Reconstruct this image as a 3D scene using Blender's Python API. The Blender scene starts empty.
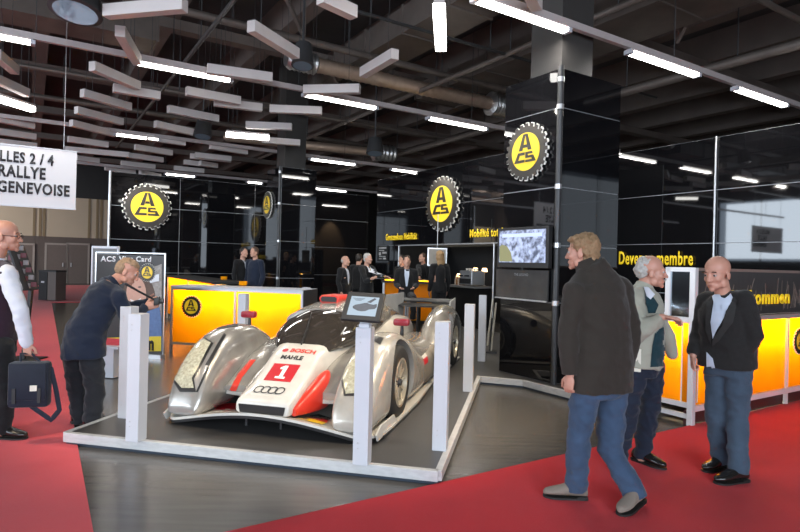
import bpy, bmesh, math, random
from mathutils import Vector as V, Matrix, noise
from mathutils.bvhtree import BVHTree
random.seed(7)
SC = bpy.context.scene
COL = SC.collection
PI = math.pi
EYE = 1.55
FOC = 580.0
TH = math.radians(1.4)
CT, ST = math.cos(TH), math.sin(TH)

# ---------- the camera and the geometry of its place ----------
cam = bpy.data.cameras.new('camera'); camo = bpy.data.objects.new('camera', cam); COL.objects.link(camo)
cam.sensor_width = 36; cam.lens = 36*FOC/800; cam.shift_y = -2/800; cam.clip_end = 200; cam.clip_start = .05
camo.matrix_world = Matrix(((CT, -ST, 0, 0), (0, 0, -1, 0), (ST, CT, 0, EYE), (0, 0, 0, 1)))
SC.camera = camo
CAMP = V((0, 0, EYE))

def ray(u, v):
    x = (u-400)/FOC; y = (264-v)/FOC
    return V((x*CT-y*ST, 1, x*ST+y*CT))
def W(u, v, Y):                       # point seen at (u,v), Y metres into the hall
    return CAMP + ray(u, v)*Y
def G(u, v, z=0):                     # point seen at (u,v) on the level z
    r = ray(u, v); return CAMP + r*((z-EYE)/r.z)
A2 = math.radians(32.5)
DA = V((-math.sin(A2), math.cos(A2), 0))      # stand axis into the left depth
DB = V((math.cos(A2), math.sin(A2), 0))       # stand axis into the right depth
P2 = math.radians(12.5)
DP = V((math.sin(P2), math.cos(P2), 0))       # podium / car axis
DQ = V((math.cos(P2), -math.sin(P2), 0))
UP = V((0, 0, 1))
def AB(a, b, z=0): return DA*a + DB*b + UP*z
def onb(u, v, b):                     # seen at (u,v) on the wall plane  p.DB = b
    r = ray(u, v); return CAMP + r*(b/r.dot(DB))
def ona(u, v, a):
    r = ray(u, v); return CAMP + r*(a/r.dot(DA))

# ---------- materials ----------
MATS = {}
def mat(name, col, rough=.5, metal=0, var=0, scale=8, bump=0, bscale=60, spec=.5, coat=0, emis=None, estr=0, stretch=None, trans=0, sheen=0):
    if name in MATS: return MATS[name]
    m = bpy.data.materials.new(name); m.use_nodes = True
    nt = m.node_tree; b = nt.nodes['Principled BSDF']
    b.inputs['Base Color'].default_value = (*col, 1); b.inputs['Roughness'].default_value = rough
    b.inputs['Metallic'].default_value = metal; b.inputs['Specular IOR Level'].default_value = spec
    b.inputs['Coat Weight'].default_value = coat; b.inputs['Transmission Weight'].default_value = trans
    if sheen: b.inputs['Sheen Weight'].default_value = sheen
    if emis: b.inputs['Emission Color'].default_value = (*emis, 1); b.inputs['Emission Strength'].default_value = estr
    tc = nt.nodes.new('ShaderNodeTexCoord'); mp = nt.nodes.new('ShaderNodeMapping')
    nt.links.new(tc.outputs['Object'], mp.inputs['Vector'])
    if stretch: mp.inputs['Scale'].default_value = stretch
    if var:
        n = nt.nodes.new('ShaderNodeTexNoise'); n.inputs['Scale'].default_value = scale; n.inputs['Detail'].default_value = 6
        nt.links.new(mp.outputs[0], n.inputs['Vector'])
        mx = nt.nodes.new('ShaderNodeMix'); mx.data_type = 'RGBA'
        mx.inputs['A'].default_value = (*[c*(1-var) for c in col], 1); mx.inputs['B'].default_value = (*[min(1, c*(1+var)) for c in col], 1)
        nt.links.new(n.outputs['Fac'], mx.inputs['Factor']); nt.links.new(mx.outputs['Result'], b.inputs['Base Color'])
    if bump:
        n = nt.nodes.new('ShaderNodeTexNoise'); n.inputs['Scale'].default_value = bscale; n.inputs['Detail'].default_value = 3
        nt.links.new(mp.outputs[0], n.inputs['Vector'])
        bp = nt.nodes.new('ShaderNodeBump'); bp.inputs['Strength'].default_value = bump; bp.inputs['Distance'].default_value = .01
        nt.links.new(n.outputs['Fac'], bp.inputs['Height']); nt.links.new(bp.outputs[0], b.inputs['Normal'])
    MATS[name] = m; return m

# ---------- mesh builder ----------
class MB:
    def __init__(s): s.v = []; s.f = []
    def add(s, vs, fs):
        o = len(s.v); s.v += [V(p) for p in vs]; s.f += [[i+o for i in f] for f in fs]; return s
    def box(s, c, d, ax=(V((1,0,0)), V((0,1,0)), V((0,0,1)))):
        c = V(c); x, y, z = [a*(k/2) for a, k in zip(ax, d)]
        vs = [c+x*i+y*j+z*k for i in (-1,1) for j in (-1,1) for k in (-1,1)]
        return s.add(vs, [[0,1,3,2],[4,6,7,5],[0,4,5,1],[2,3,7,6],[0,2,6,4],[1,5,7,3]])
    def bar(s, p, q, w, h, up=UP):
        p, q = V(p), V(q); d = (q-p); L = d.length; d.normalize()
        sd = d.cross(up); sd.normalize(); u = sd.cross(d)
        return s.box((p+q)/2, (L, w, h), (d, sd, u))
    def loft(s, rings, cap=True):
        n = len(rings[0]); o = len(s.v)
        for r in rings: s.v += [V(p) for p in r]
        for i in range(len(rings)-1):
            for j in range(n):
                a = o+i*n+j; b = o+i*n+(j+1) % n
                s.f.append([a, b, b+n, a+n])
        if cap:
            s.f.append([o+j for j in range(n)][::-1]); s.f.append([o+(len(rings)-1)*n+j for j in range(n)])
        return s
    def ell(s, c, r, ax=(V((1,0,0)), V((0,1,0)), V((0,0,1))), n=14):
        c = V(c); rings = []
        for i in range(1, n):
            t = PI*i/n
            rings.append([c + ax[0]*(r[0]*math.sin(t)*math.cos(2*PI*j/(2*n))) + ax[1]*(r[1]*math.sin(t)*math.sin(2*PI*j/(2*n))) + ax[2]*(-r[2]*math.cos(t)) for j in range(2*n)])
        o = len(s.v); s.loft(rings, False); a = len(s.v); s.v += [c-ax[2]*r[2], c+ax[2]*r[2]]
        m = 2*n; e = o+(n-2)*m
        for j in range(m):
            s.f.append([a, o+(j+1) % m, o+j]); s.f.append([a+1, e+j, e+(j+1) % m])
        return s
    def limb(s, pts, rad, seg=14, flat=None, sub=4, caps=True):
        # tapered round tube through pts; flat = (axis, factor): thinner along axis
        P = []; R = []
        pts = [V(p) for p in pts]
        for i in range(len(pts)-1):
            for k in range(sub):
                t = k/sub; P.append(pts[i].lerp(pts[i+1], t)); R.append(rad[i]*(1-t)+rad[i+1]*t)
        P.append(pts[-1]); R.append(rad[-1])
        if caps:
            d0 = (P[0]-P[1]).normalized(); d1 = (P[-1]-P[-2]).normalized()
            a = [(P[0]+d0*R[0]*math.sin(x), R[0]*math.cos(x)) for x in (1.35, 1.0, .5)]
            b = [(P[-1]+d1*R[-1]*math.sin(x), R[-1]*math.cos(x)) for x in (.5, 1.0, 1.35)]
            P = [x[0] for x in a]+P+[x[0] for x in b]; R = [x[1] for x in a]+R+[x[1] for x in b]
        rings = []; ref = None
        for i, p in enumerate(P):
            d = (P[min(i+1, len(P)-1)]-P[max(i-1, 0)]).normalized()
            if ref is None: ref = d.orthogonal().normalized()
            ref = (ref-d*ref.dot(d)).normalized(); o = d.cross(ref)
            ring = []
            for j in range(seg):
                w = ref*math.cos(2*PI*j/seg)+o*math.sin(2*PI*j/seg)
                if flat: w = w - flat[0]*(w.dot(flat[0])*(1-flat[1]))
                ring.append(p+w*R[i])
            rings.append(ring)
        return s.loft(rings)
    def lathe(s, c, axis, prof, seg=40, cap=True):          # prof: (along, radius)
        axis = V(axis).normalized(); r = axis.orthogonal().normalized(); o = axis.cross(r)
        rings = [[V(c)+axis*a+(r*math.cos(2*PI*j/seg)+o*math.sin(2*PI*j/seg))*q for j in range(seg)] for a, q in prof]
        return s.loft(rings, cap)
    def prism(s, poly, o, ex, ey, ez, t0, t1):    # 2D polygon extruded along ez from t0 to t1
        n = len(poly); a = [o+ex*x+ey*y+ez*t0 for x, y in poly]; b = [o+ex*x+ey*y+ez*t1 for x, y in poly]
        fs = [list(range(n))[::-1], [n+i for i in range(n)]] + [[i, (i+1) % n, n+(i+1) % n, n+i] for i in range(n)]
        return s.add(a+b, fs)
    def mesh(s, name, fix=True):
        m = bpy.data.meshes.new(name); m.from_pydata([tuple(p) for p in s.v], [], s.f)
        if fix:
            bm = bmesh.new(); bm.from_mesh(m); bmesh.ops.recalc_face_normals(bm, faces=bm.faces[:]); bm.to_mesh(m); bm.free()
        m.update(); return m
    def build(s, name, m, parent=None, smooth=False, bevel=0, **kw):
        me = s.mesh(name)
        if bevel:
            bm = bmesh.new(); bm.from_mesh(me)
            es = [e for e in bm.edges if len(e.link_faces) == 2 and e.calc_face_angle() > .5]
            bmesh.ops.bevel(bm, geom=es, offset=bevel, segments=2, affect='EDGES', profile=.5, clamp_overlap=True)
            bm.to_mesh(me); bm.free()
        return link(name, me, m, parent, smooth, **kw)

def shade(me, smooth, ang=.7):
    if not smooth: return
    for p in me.polygons: p.use_smooth = True
    if ang:
        try: me.set_sharp_from_angle(angle=ang)
        except Exception: pass
def link(name, me, m, parent=None, smooth=False, ang=.7, **kw):
    me.name = name
    o = bpy.data.objects.new(name, me); COL.objects.link(o)
    me.materials.clear(); me.materials.append(m)
    shade(me, smooth, ang)
    if parent is not None: attach(o, parent)
    if kw: tag(o, **kw)
    return o
def attach(o, parent):
    o.parent = parent; o.matrix_parent_inverse = wm(parent).inverted()
def wm(o):
    m = Matrix.LocRotScale(o.location, o.rotation_euler, o.scale)
    return (wm(o.parent) @ o.matrix_parent_inverse @ m) if o.parent else m
def tag(o, label=None, cat=None, group=None, kind=None):
    if label: o['label'] = label
    if cat: o['category'] = cat
    if group: o['group'] = group
    if kind: o['kind'] = kind
    return o
def thing(name, loc, label, cat, group=None, rz=0):
    o = bpy.data.objects.new(name, None); COL.objects.link(o); o.location = V(loc); o.rotation_euler = (0, 0, rz); o.empty_display_size = .1
    return tag(o, label, cat, group)
def dup(root, off, label=None, group=None):
    def cp(o, par):
        c = o.copy(); COL.objects.link(c)
        if par is not None: c.parent = par; c.matrix_parent_inverse = o.matrix_parent_inverse.copy()
        for ch in [x for x in KIDS.get(o.name, [])]: cp(ch, c)
        return c
    KIDS = {}
    for x in COL.objects:
        if x.parent: KIDS.setdefault(x.parent.name, []).append(x)
    r = cp(root, None); r.location = root.location + V(off)
    if label: r['label'] = label
    if group: r['group'] = group
    return r

def modded(me, *mods):
    o = bpy.data.objects.new('tmp', me); COL.objects.link(o)
    for t, kw in mods:
        md = o.modifiers.new(t, t)
        for k, x in kw.items(): setattr(md, k, x)
    bpy.context.view_layer.update()
    dg = bpy.context.evaluated_depsgraph_get()
    out = bpy.data.meshes.new_from_object(o.evaluated_get(dg))
    bpy.data.objects.remove(o); return out
def fuse(mb, voxel, it=6, fac=.5):
    return modded(mb.mesh('f'), ('REMESH', dict(mode='VOXEL', voxel_size=voxel)), ('SMOOTH', dict(factor=fac, iterations=it)))
def wrinkle(me, amp, sc=(6, 6, 14), seed=0):
    out = []; amp *= 1.5
    for c, nrm in [(v.co.copy(), v.normal.copy()) for v in me.vertices]:
        n = noise.noise(V((c.x*sc[0]+seed, c.y*sc[1], c.z*sc[2]))) + .5*noise.noise(V((c.x*sc[0]*2.3, c.y*sc[1]*2.3+seed, c.z*sc[2]*2.1)))
        n2 = abs(noise.noise(V((c.x*sc[0]*1.3+9, c.y*sc[1]*1.3+seed, c.z*sc[2]*.7+c.x*6))))
        n3 = 1-abs(noise.noise(V((c.x*3+seed, c.y*3, c.z*9+c.x*5)))*3)
        out += list(c + nrm*(amp*(n-n2*1.2+.45*max(0, n3))))
    me.vertices.foreach_set('co', out)
    me.update()
def bvh(me_or_obj):
    if isinstance(me_or_obj, bpy.types.Object):
        M = wm(me_or_obj); me = me_or_obj.data
    else: M = Matrix(); me = me_or_obj
    return BVHTree.FromPolygons([M @ x.co for x in me.vertices], [list(p.vertices) for p in me.polygons])
def fill2d(loops, step=None):
    # planar filled mesh of loops of 2D points (outer first, holes next), cut on a grid
    bm = bmesh.new()
    es = []
    for lp in loops:
        vs = [bm.verts.new((x, y, 0)) for x, y in lp]
        for i in range(len(vs)): es.append(bm.edges.new((vs[i], vs[(i+1) % len(vs)])))
    bmesh.ops.triangle_fill(bm, use_beauty=True, edges=es)
    if step: gridcut(bm, step)
    return bm
def gridcut(bm, step):
    xs = [v.co.x for v in bm.verts]; ys = [v.co.y for v in bm.verts]
    for k, lo, hi in ((0, min(xs), max(xs)), (1, min(ys), max(ys))):
        n = int((hi-lo)/step)
        for i in range(1, n+1):
            co = V((0, 0, 0)); no = V((0, 0, 0)); co[k] = lo+i*step; no[k] = 1
            bmesh.ops.bisect_plane(bm, geom=bm.verts[:]+bm.edges[:]+bm.faces[:], plane_co=co, plane_no=no, dist=1e-5)
def project(bm, fn, name, m, parent, jump=.12, smooth=True, **kw):
    # fn(x,y)-> (point, normal) or None ; keeps faces whose corners all land
    mp = {}
    for v in bm.verts: mp[v.index if v.index >= 0 else id(v)] = None
    bm.verts.index_update(); bm.verts.ensure_lookup_table()
    hits = [fn(v.co.x, v.co.y) for v in bm.verts]
    bad = []
    for f in bm.faces:
        hs = [hits[v.index] for v in f.verts]
        if any(h is None for h in hs): bad.append(f); continue
        if max((a-b).length for a in hs for b in hs) > jump: bad.append(f)
    for i, v in enumerate(bm.verts):
        if hits[i] is not None: v.co = hits[i]
    bmesh.ops.delete(bm, geom=bad, context='FACES')
    me = bpy.data.meshes.new(name); bm.to_mesh(me); bm.free()
    if not me.polygons: return None
    if parent is not None:
        pass
    return link(name, me, m, parent, smooth, 1.2, **kw)
def pixpatch(trees, poly, name, m, parent, off=.003, step=1.2, jump=.08, holes=(), **kw):
    if not isinstance(trees, (list, tuple)): trees = [trees]
    def fn(x, y):
        d = ray(x, y).normalized(); best = None
        for t in trees:
            h = t.ray_cast(CAMP, d)
            if h[0] is not None and (best is None or h[3] < best[3]): best = h
        if best is None: return None
        n = best[1]
        if n.dot(d) > 0: n = -n
        return best[0]+n*off
    return project(fill2d([poly]+list(holes), step), fn, name, m, parent, jump, **kw)

def text_mesh(s, size=1, bold=0, cx='LEFT', sx=1, shear=0, sp=1):
    c = bpy.data.curves.new('t', 'FONT'); c.body = s; c.size = size; c.align_x = cx; c.offset = bold; c.shear = shear; c.space_character = sp; c.resolution_u = 3
    o = bpy.data.objects.new('t', c); COL.objects.link(o); bpy.context.view_layer.update()
    me = bpy.data.meshes.new_from_object(o.evaluated_get(bpy.context.evaluated_depsgraph_get()))
    bpy.data.objects.remove(o)
    for v in me.vertices: v.co.x *= sx
    return me
def text(name, s, p, ex, ey, width, height, m, parent, bold=.02, depth=.004, shear=0, sp=1.12, **kw):
    # writing whose lower left corner is p, exactly width x height
    me = text_mesh(s, 1, bold, shear=shear, sp=sp)
    xs = [v.co.x for v in me.vertices]; ys = [v.co.y for v in me.vertices]
    x0, x1, y0, y1 = min(xs), max(xs), min(ys), max(ys); ez = ex.cross(ey)
    for v in me.vertices:
        v.co = V(p)+ex*((v.co.x-x0)/(x1-x0)*width)+ey*((v.co.y-y0)/(y1-y0)*height)+ez*0
    bm = bmesh.new(); bm.from_mesh(me)
    bmesh.ops.remove_doubles(bm, verts=bm.verts[:], dist=1e-5)
    r = bmesh.ops.extrude_face_region(bm, geom=bm.faces[:])
    bmesh.ops.translate(bm, verts=[g for g in r['geom'] if isinstance(g, bmesh.types.BMVert)], vec=ez*depth)
    bmesh.ops.recalc_face_normals(bm, faces=bm.faces[:])
    bm.to_mesh(me); bm.free()
    return link(name, me, m, parent, **kw)
# ---------- palette ----------
M_floor = mat('dark_laminate', (.085,.078,.070), .27, var=.35, scale=3, stretch=(.6,6,1), bump=.06, bscale=30, spec=.6)
M_deck = mat('grey_deck', (.05,.048,.047), .42, var=.15, scale=5, bump=.05, bscale=80)
M_carpet = mat('red_carpet', (.50,.012,.020), .95, var=.16, scale=2.5, bump=.5, bscale=350, spec=.1, sheen=.10)
M_white = mat('white_lacquer', (.51,.52,.56), .35, var=.04, scale=3)
M_rim = mat('scuffed_white_edge', (.46,.46,.46), .4, var=.25, scale=14, stretch=(1,1,3))
M_kick = mat('dark_blue_kick', (.02,.03,.045), .5, var=.2)
M_alu = mat('brushed_aluminium', (.55,.55,.56), .32, metal=.8, var=.1, scale=20, stretch=(1,1,20))
M_seam = mat('panel_edge_aluminium', (.42,.42,.43), .4, metal=.5, var=.1, scale=9)
M_gloss = mat('black_glass', (.006,.006,.007), .03, var=.3, scale=1, spec=.75)
M_black = mat('matt_black', (.012,.012,.013), .5, var=.2)
M_dgrey = mat('dark_grey_metal', (.05,.05,.052), .45, metal=.3, var=.2)
M_ceil = mat('ceiling_deck', (.060,.060,.062), .9, var=.4, scale=.6, bump=.2, bscale=10)
M_beam = mat('ceiling_beam_paint', (.15,.122,.108), .8, var=.3, scale=1.5)
M_duct = mat('ventilation_duct_metal', (.15,.125,.11), .5, metal=.4, var=.3, scale=3)
M_flex = mat('silver_flexible_duct', (.5,.5,.5), .3, metal=.9, var=.2, bump=.8, bscale=25)
M_baf = mat('baffle_white', (.60,.55,.53), .6, var=.08, scale=4)
M_baft = mat('baffle_dark_top', (.12,.11,.11), .6, var=.1)
M_rail = mat('light_rail_paint', (.42,.37,.36), .5, var=.1)
def emit(name, col, s):
    m = mat(name, (.8,.8,.8), .4, emis=col, estr=s); return m
M_tube = emit('fluorescent_tube', (1,.98,.93), 9)
M_beige = mat('beige_wall_panel', (.46,.40,.31), .8, var=.06, scale=.8)
M_brownwall = mat('brown_wall_paint', (.10,.082,.075), .7, var=.12, scale=2)
M_door = mat('brown_door_leaf', (.13,.105,.095), .6, var=.1)
M_dframe = mat('door_frame_paint', (.30,.27,.25), .6, var=.1)
M_banner = mat('white_banner_cloth', (.66,.66,.68), .85, var=.03, scale=1)
M_ink = mat('black_print', (.012,.012,.015), .6, var=.1)
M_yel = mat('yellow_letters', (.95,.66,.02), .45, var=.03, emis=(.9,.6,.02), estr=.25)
M_logoy = mat('yellow_enamel', (.95,.64,.03), .3, var=.03)
M_logod = mat('dark_bronze_enamel', (.030,.025,.021), .3, metal=.3, var=.2, spec=.8)
M_logoe = mat('pale_cut_edge', (.85,.82,.76), .4, var=.03)
M_cream = mat('cream_leaflet', (.7,.66,.56), .7, var=.1)

# ---------- floor ----------
MB().box((0, 14, -.05), (90, 90, .1)).build('floor', M_floor, kind='structure')
cl = [G(93,532), G(52,305)]
ca = sum(p.dot(DB) for p in cl)/2                 # left carpet edge, b coordinate
r1 = sum(p.dot(DA) for p in (G(238,531), G(456,480), G(601,447)))/3   # right carpet edge, a coordinate
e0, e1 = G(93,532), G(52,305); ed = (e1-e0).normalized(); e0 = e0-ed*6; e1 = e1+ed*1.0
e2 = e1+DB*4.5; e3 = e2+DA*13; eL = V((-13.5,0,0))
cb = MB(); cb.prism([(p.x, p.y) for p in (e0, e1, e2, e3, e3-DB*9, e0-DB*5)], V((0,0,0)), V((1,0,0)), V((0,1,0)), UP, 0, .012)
cb.build('red_carpet', mat('daylit_red_carpet', (.60,.050,.062), .95, var=.14, scale=2.5, bump=.5, bscale=350, spec=.1, sheen=.15), label='red carpet aisle painted daylit on the left running back to the brown doors', cat='carpet')  # same red carpet, colour made paler to stand for daylight and glare
g0, g1 = G(238,531), G(601,447); gd = (g1-g0).normalized(); gi = g0-gd*.9; g2 = g1+gd*14
cb = MB(); cb.prism([(p.x, p.y) for p in (gi, g2, g2-DA*9, gi-DA*5)], V((0,0,0)), V((1,0,0)), V((0,1,0)), UP, 0, .0125)
cb.build('red_carpet', M_carpet, label='bright red carpet in the right foreground under the three standing men', cat='carpet')
# ---------- podium ----------
F0, F1, F2 = G(68,432,.1), G(437,470,.1), G(478,376,.1)
F3 = G(524,380,.1); F4 = F3 - DA*1.75
LB = F0 + DP*9.5
C5 = F4 + DB*3.0
poly = [F0, F1, F2, F3, F4, C5, AB(10.2, 8.7, .1), AB(17.5, 8.7, .1), LB]
MB().prism([(p.x, p.y) for p in poly], V((0,0,0)), V((1,0,0)), V((0,1,0)), UP, .0, .1).build('floor_podium', M_deck, kind='structure')
pr = thing('podium_rim', F1*1.0, 'scuffed white edging around the low car podium', 'edging')
seg = [(LB, F0), (F0, F1), (F1, F2), (F2, F3), (F3, F4)]
for p, q in seg:
    d = (q-p).normalized(); out = d.cross(UP)
    MB().bar(p-UP*.035+out*.012-d*.012, q-UP*.035+out*.012+d*.012, .05, .075).build('edge_strip', M_rim, pr, bevel=.003)
    MB().bar(p-UP*.085-out*.0+d*.0, q-UP*.085-out*.0, .03, .028).build('kick_strip', M_kick, pr)

# ---------- white posts ----------
def post(u, v, lab, h=1.0, s=.112, grp='white square posts around the car'):
    p = G(u, v, .1)
    t = thing('barrier_post', p, lab, 'post', grp)
    MB().box(p+UP*(h/2), (s, s, h), (DQ, DP, UP)).build('post_body', M_white, t, bevel=.004)
    MB().box(p+UP*(h+.003)-DP*0, (s*.96, s*.96, .006), (DQ, DP, UP)).build('top_cap', M_white, t)
    for z in (.12, .16, .88, .92):
        MB().ell(p+UP*z-DP*(s/2)-DQ*.02, (.006,.004,.006), n=5).build('screw', M_alu, t)
    return p
post(136,440,'white square post at the front left corner of the car podium')
post(127,417,'white square post partly hidden behind the front left corner post')
pk = post(362,463,'white square post carrying the tablet display in front of the car', h=.98)
post(440,449,'white square post right of the tablet post on the podium edge')
post(468,391,'white square post third along the right podium edge, half way back')
for _u, _v, _l in ((242,369,'white square post behind the left side of the car, before the orange counter'),(305,345.5,'white square post behind the car windscreen on the far left podium edge')): post(_u, _v, _l)
post(481.5,361,'white square post farthest back along the right podium edge')

# tablet on the centre post
tp = pk+UP*.985
t = thing('tablet_display', tp, 'black framed tablet display showing a drawing of the race car, on the centre post', 'screen')
c0, c1, c2, c3 = W(347.5,289.5,4.33), W(388,292,4.27), W(379.5,323.5,4.08), W(338.5,320.5,4.12)
cc = (c0+c1+c2+c3)/4; ex = ((c1-c0)+(c2-c3)).normalized(); ey = ((c0-c3)+(c1-c2)); ey = (ey-ex*ey.dot(ex)).normalized(); ez = ex.cross(ey)
tw, thh = .285, .265
MB().box(cc-ez*.012, (tw, thh, .024), (ex, ey, ez)).build('tablet_case', M_black, t, bevel=.006)
M_scr = mat('tablet_screen', (.05,.06,.07), .15, emis=(.55,.68,.80), estr=.62)
MB().box(cc+ez*.001-ey*.002, (tw*.73, thh*.66, .004), (ex, ey, ez)).build('lit_screen', M_scr, t)
M_scrd = mat('screen_drawing', (.05,.06,.08), .4, var=.3, scale=30)
carp = [(-.3,-.12),(-.32,-.05),(-.24,.02),(-.1,.06),(0,.1),(.08,.12),(.18,.08),(.3,.06),(.4,.1),(.42,-.02),(.36,-.1),(.2,-.13),(.1,-.2),(-.02,-.22),(-.15,-.2)]
MB().prism([(x*.24, y*.24+.0) for x, y in carp], cc, ex, ey, ez, .0025, .0045).build('screen_picture', M_scrd, t)
MB().prism([(.02,.035),(.05,.03),(.085,.07),(.07,.078)], cc, ex, ey, ez, .0025, .0042).build('screen_picture', M_scrd, t)
for k, (y, w) in enumerate(((.066,.09),(.056,.07),(.047,.045))):
    MB().box(cc+ez*.0032+ey*y-ex*(.045), (w, .003, .002), (ex, ey, ez)).build('screen_text', M_scrd, t)
MB().bar(tp-UP*.02, cc-ez*.02, .07, .012, up=DQ.cross((cc-tp).normalized())).build('bracket', M_white, t)
MB().box(tp+UP*.012, (.075,.075,.03), (DQ,DP,UP)).build('bracket_foot', M_white, t)

# ---------- emblem ----------
def emblem(name, c, n, r, lab, cat='sign', group='round toothed club emblems', parent=None):
    # n = outward normal
    n = n.normalized(); ex = UP.cross(n).normalized(); ey = UP
    t = parent if parent is not None else thing(name, c, lab, cat, group)
    def gear(r0, r1, N=24):
        out = []
        for i in range(N):
            a = 2*PI*i/N
            for da, rr in ((-.30, r0), (-.22, r1), (.22, r1), (.30, r0)):
                x = a+da*2*PI/N*1.0; out.append((rr*math.sin(x), rr*math.cos(x)))
            out.append((r0*math.sin(a+PI/N), r0*math.cos(a+PI/N)))
        return out
    k = r
    MB().prism([(x*k, y*k) for x, y in gear(.90, 1.0)], c, ex, ey, n, 0, .04*k+.006).build('pale_backing', M_logoe, t)
    MB().prism([(x*k, y*k) for x, y in gear(.865, .965)], c, ex, ey, n, .04*k+.006, .07*k+.008).build('toothed_ring', M_logod, t)
    h = .07*k+.008
    MB().prism([(.65*k*math.sin(2*PI*i/40), .65*k*math.cos(2*PI*i/40)) for i in range(40)], c, ex, ey, n, h, h+.006).build('yellow_disc', M_logoy, t)
    h += .006
    A = [[(-.13,.8),(0,.8),(-.17,.08),(-.38,.08)], [(0,.8),(.13,.8),(.38,.08),(.17,.08)], [(-.13,.2),(.13,.2),(.09,.33),(-.09,.33)]]
    Cc = [[(-.42,0),(-.03,0),(-.03,-.12),(-.33,-.12),(-.42,-.33),(-.03,-.33),(-.03,-.45),(-.66,-.45)]]
    S = [[(.03,0),(.42,0),(.46,-.1),(.17,-.1),(.17,-.17),(.50,-.17),(.66,-.45),(.03,-.45),(.03,-.35),(.43,-.35),(.40,-.27),(.03,-.27)]]
    for nm, ps in (('letter', A), ('letter', Cc), ('letter', S)):
        m = MB()
        for p in ps: m.prism([(x*.77*k, (y*.77-.02)*k) for x, y in p], c, ex, ey, n, h, h+.015*k+.002)
        m.build(nm, M_logod, t)
    return t

# ---------- glossy black panel walls ----------
def panels(parent, o, d, n, ws, zs, gap=.014, name='glass_panel', skip=(), back=True):
    # o foot of the wall line, d along, n outward; ws cumulative widths, zs levels
    if back:
        z0, z1 = zs[0], zs[-1]
        MB().box(o+d*((ws[0]+ws[-1])/2)-n*.03+UP*((z0+z1)/2), (ws[-1]-ws[0], .03, z1-z0), (d, n, UP)).build('panel_frame', M_seam, parent)
    for i in range(len(ws)-1):
        for j in range(len(zs)-1):
            if (i, j) in skip: continue
            w = ws[i+1]-ws[i]-gap; h = zs[j+1]-zs[j]-gap
            MB().box(o+d*((ws[i]+ws[i+1])/2)-n*.007+UP*((zs[j]+zs[j+1])/2), (w, .014, h), (d, n, UP)).build(name, M_gloss, parent)
def column(o, la, lb, zs, lab, top):
    t = thing('display_column', o, lab, 'column', 'black glass display columns')
    MB().box(o+DA*(la/2)+DB*(lb/2)+UP*((zs[0]+zs[-1])/2), (la-.1, lb-.1, zs[-1]-zs[0]-.02), (DA, DB, UP)).build('core', M_black, t)
    panels(t, o+DA*.05, DA, -DB, [0, la-.05], zs)
    panels(t, o+DB*.05, DB, -DA, [0, lb-.05], zs)
    panels(t, o+DB*lb+DA*.0, DA, DB, [0.05, la-.05], zs)
    panels(t, o+DA*la, DB, DA, [0.05, lb-.05], zs)
    # the corner tube with clamps
    MB().limb([o+UP*zs[0]-DA*.0-DB*.0, o+UP*top], [.038,.038], seg=20, caps=False).build('corner_tube', M_dgrey, t, True)
    for z in zs[1:-1]+[zs[-1]-.15]:
        MB().limb([o+UP*(z-.03), o+UP*(z+.03)], [.045,.045], seg=16, caps=False).build('clamp', M_alu, t, True)
    return t
K1 = G(553.5, 384.5, .1); K1 = DA*K1.dot(DA)+DB*K1.dot(DB); K1.z = 0
zc = [.1, 1.11, 2.56-.97, 2.56, 3.55, 4.04]
zc = [.1, 1.11, 1.83, 2.56, 3.55, 4.04]
column(K1, 1.0, 1.17, zc, 'tall black glass column with television and round emblem in the middle right of the stand', 4.06)
K2 = onb(277, 300, K1.dot(DB)); K2.z = 0
K2c = column(K2, .98, 1.05, [0, 1.1, 2.08, 3.07, 4.05], 'black glass column far left behind the car, with a yellow emblem on its narrow side', 4.06)
emblem('round_emblem', onb(527.5,152, K1.dot(DB)-.03), -DB, .385, 'round black and yellow toothed emblem high on the nearest black column')
emblem('round_emblem', onb(268,205, K2.dot(DB)-.03), -DB, .37, 'small narrow seen yellow emblem on the side of the far left column')
# structural pillars above the columns
MB().box(K1+DA*.5+DB*.55+UP*5.5, (.55,.6,2.9), (DA, DB, UP)).build('column_structural', mat('pillar_metal', (.05,.047,.045), .5, metal=.2, var=.2, scale=4), kind='structure')
MB().box(K2+DA*.5+DB*.5+UP*5.5, (.6,.6,2.9), (DA, DB, UP)).build('column_structural', MATS['pillar_metal'], kind='structure')

zw = [0.02, 1.1, 2.08, 3.07, 4.05]
BR = onb(715, 190, 0+K1.dot(DB)*0+10.7).dot(DB)
def wallthing(name):
    t = bpy.data.objects.new(name, None); COL.objects.link(t); tag(t, kind='structure'); return t
# right wall
t = wallthing('wall_right')
o = AB(14.0, 10.7); 
a_div = onb(715,190,10.7).dot(DA); a_l = onb(612,200,10.7).dot(DA)
st = a_l-a_div
av = [14.0-a_l-st, 14.0-a_l, 14.0-a_l+st, 14.0-a_l+2*st, 14.0-a_l+3*st, 14.0-a_l+4*st]
panels(t, o, -DA, -DB, av, zw)
MB().bar(onb(715,190,10.66)*1.0+UP*0, onb(715,190,10.66)+UP*0.001, .02, .02)
pz = onb(715,190,10.67); pz.z = 0
MB().limb([pz, pz+UP*4.06], [.02,.02], seg=10, caps=False).build('wall_post', M_alu, t, True)
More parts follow.
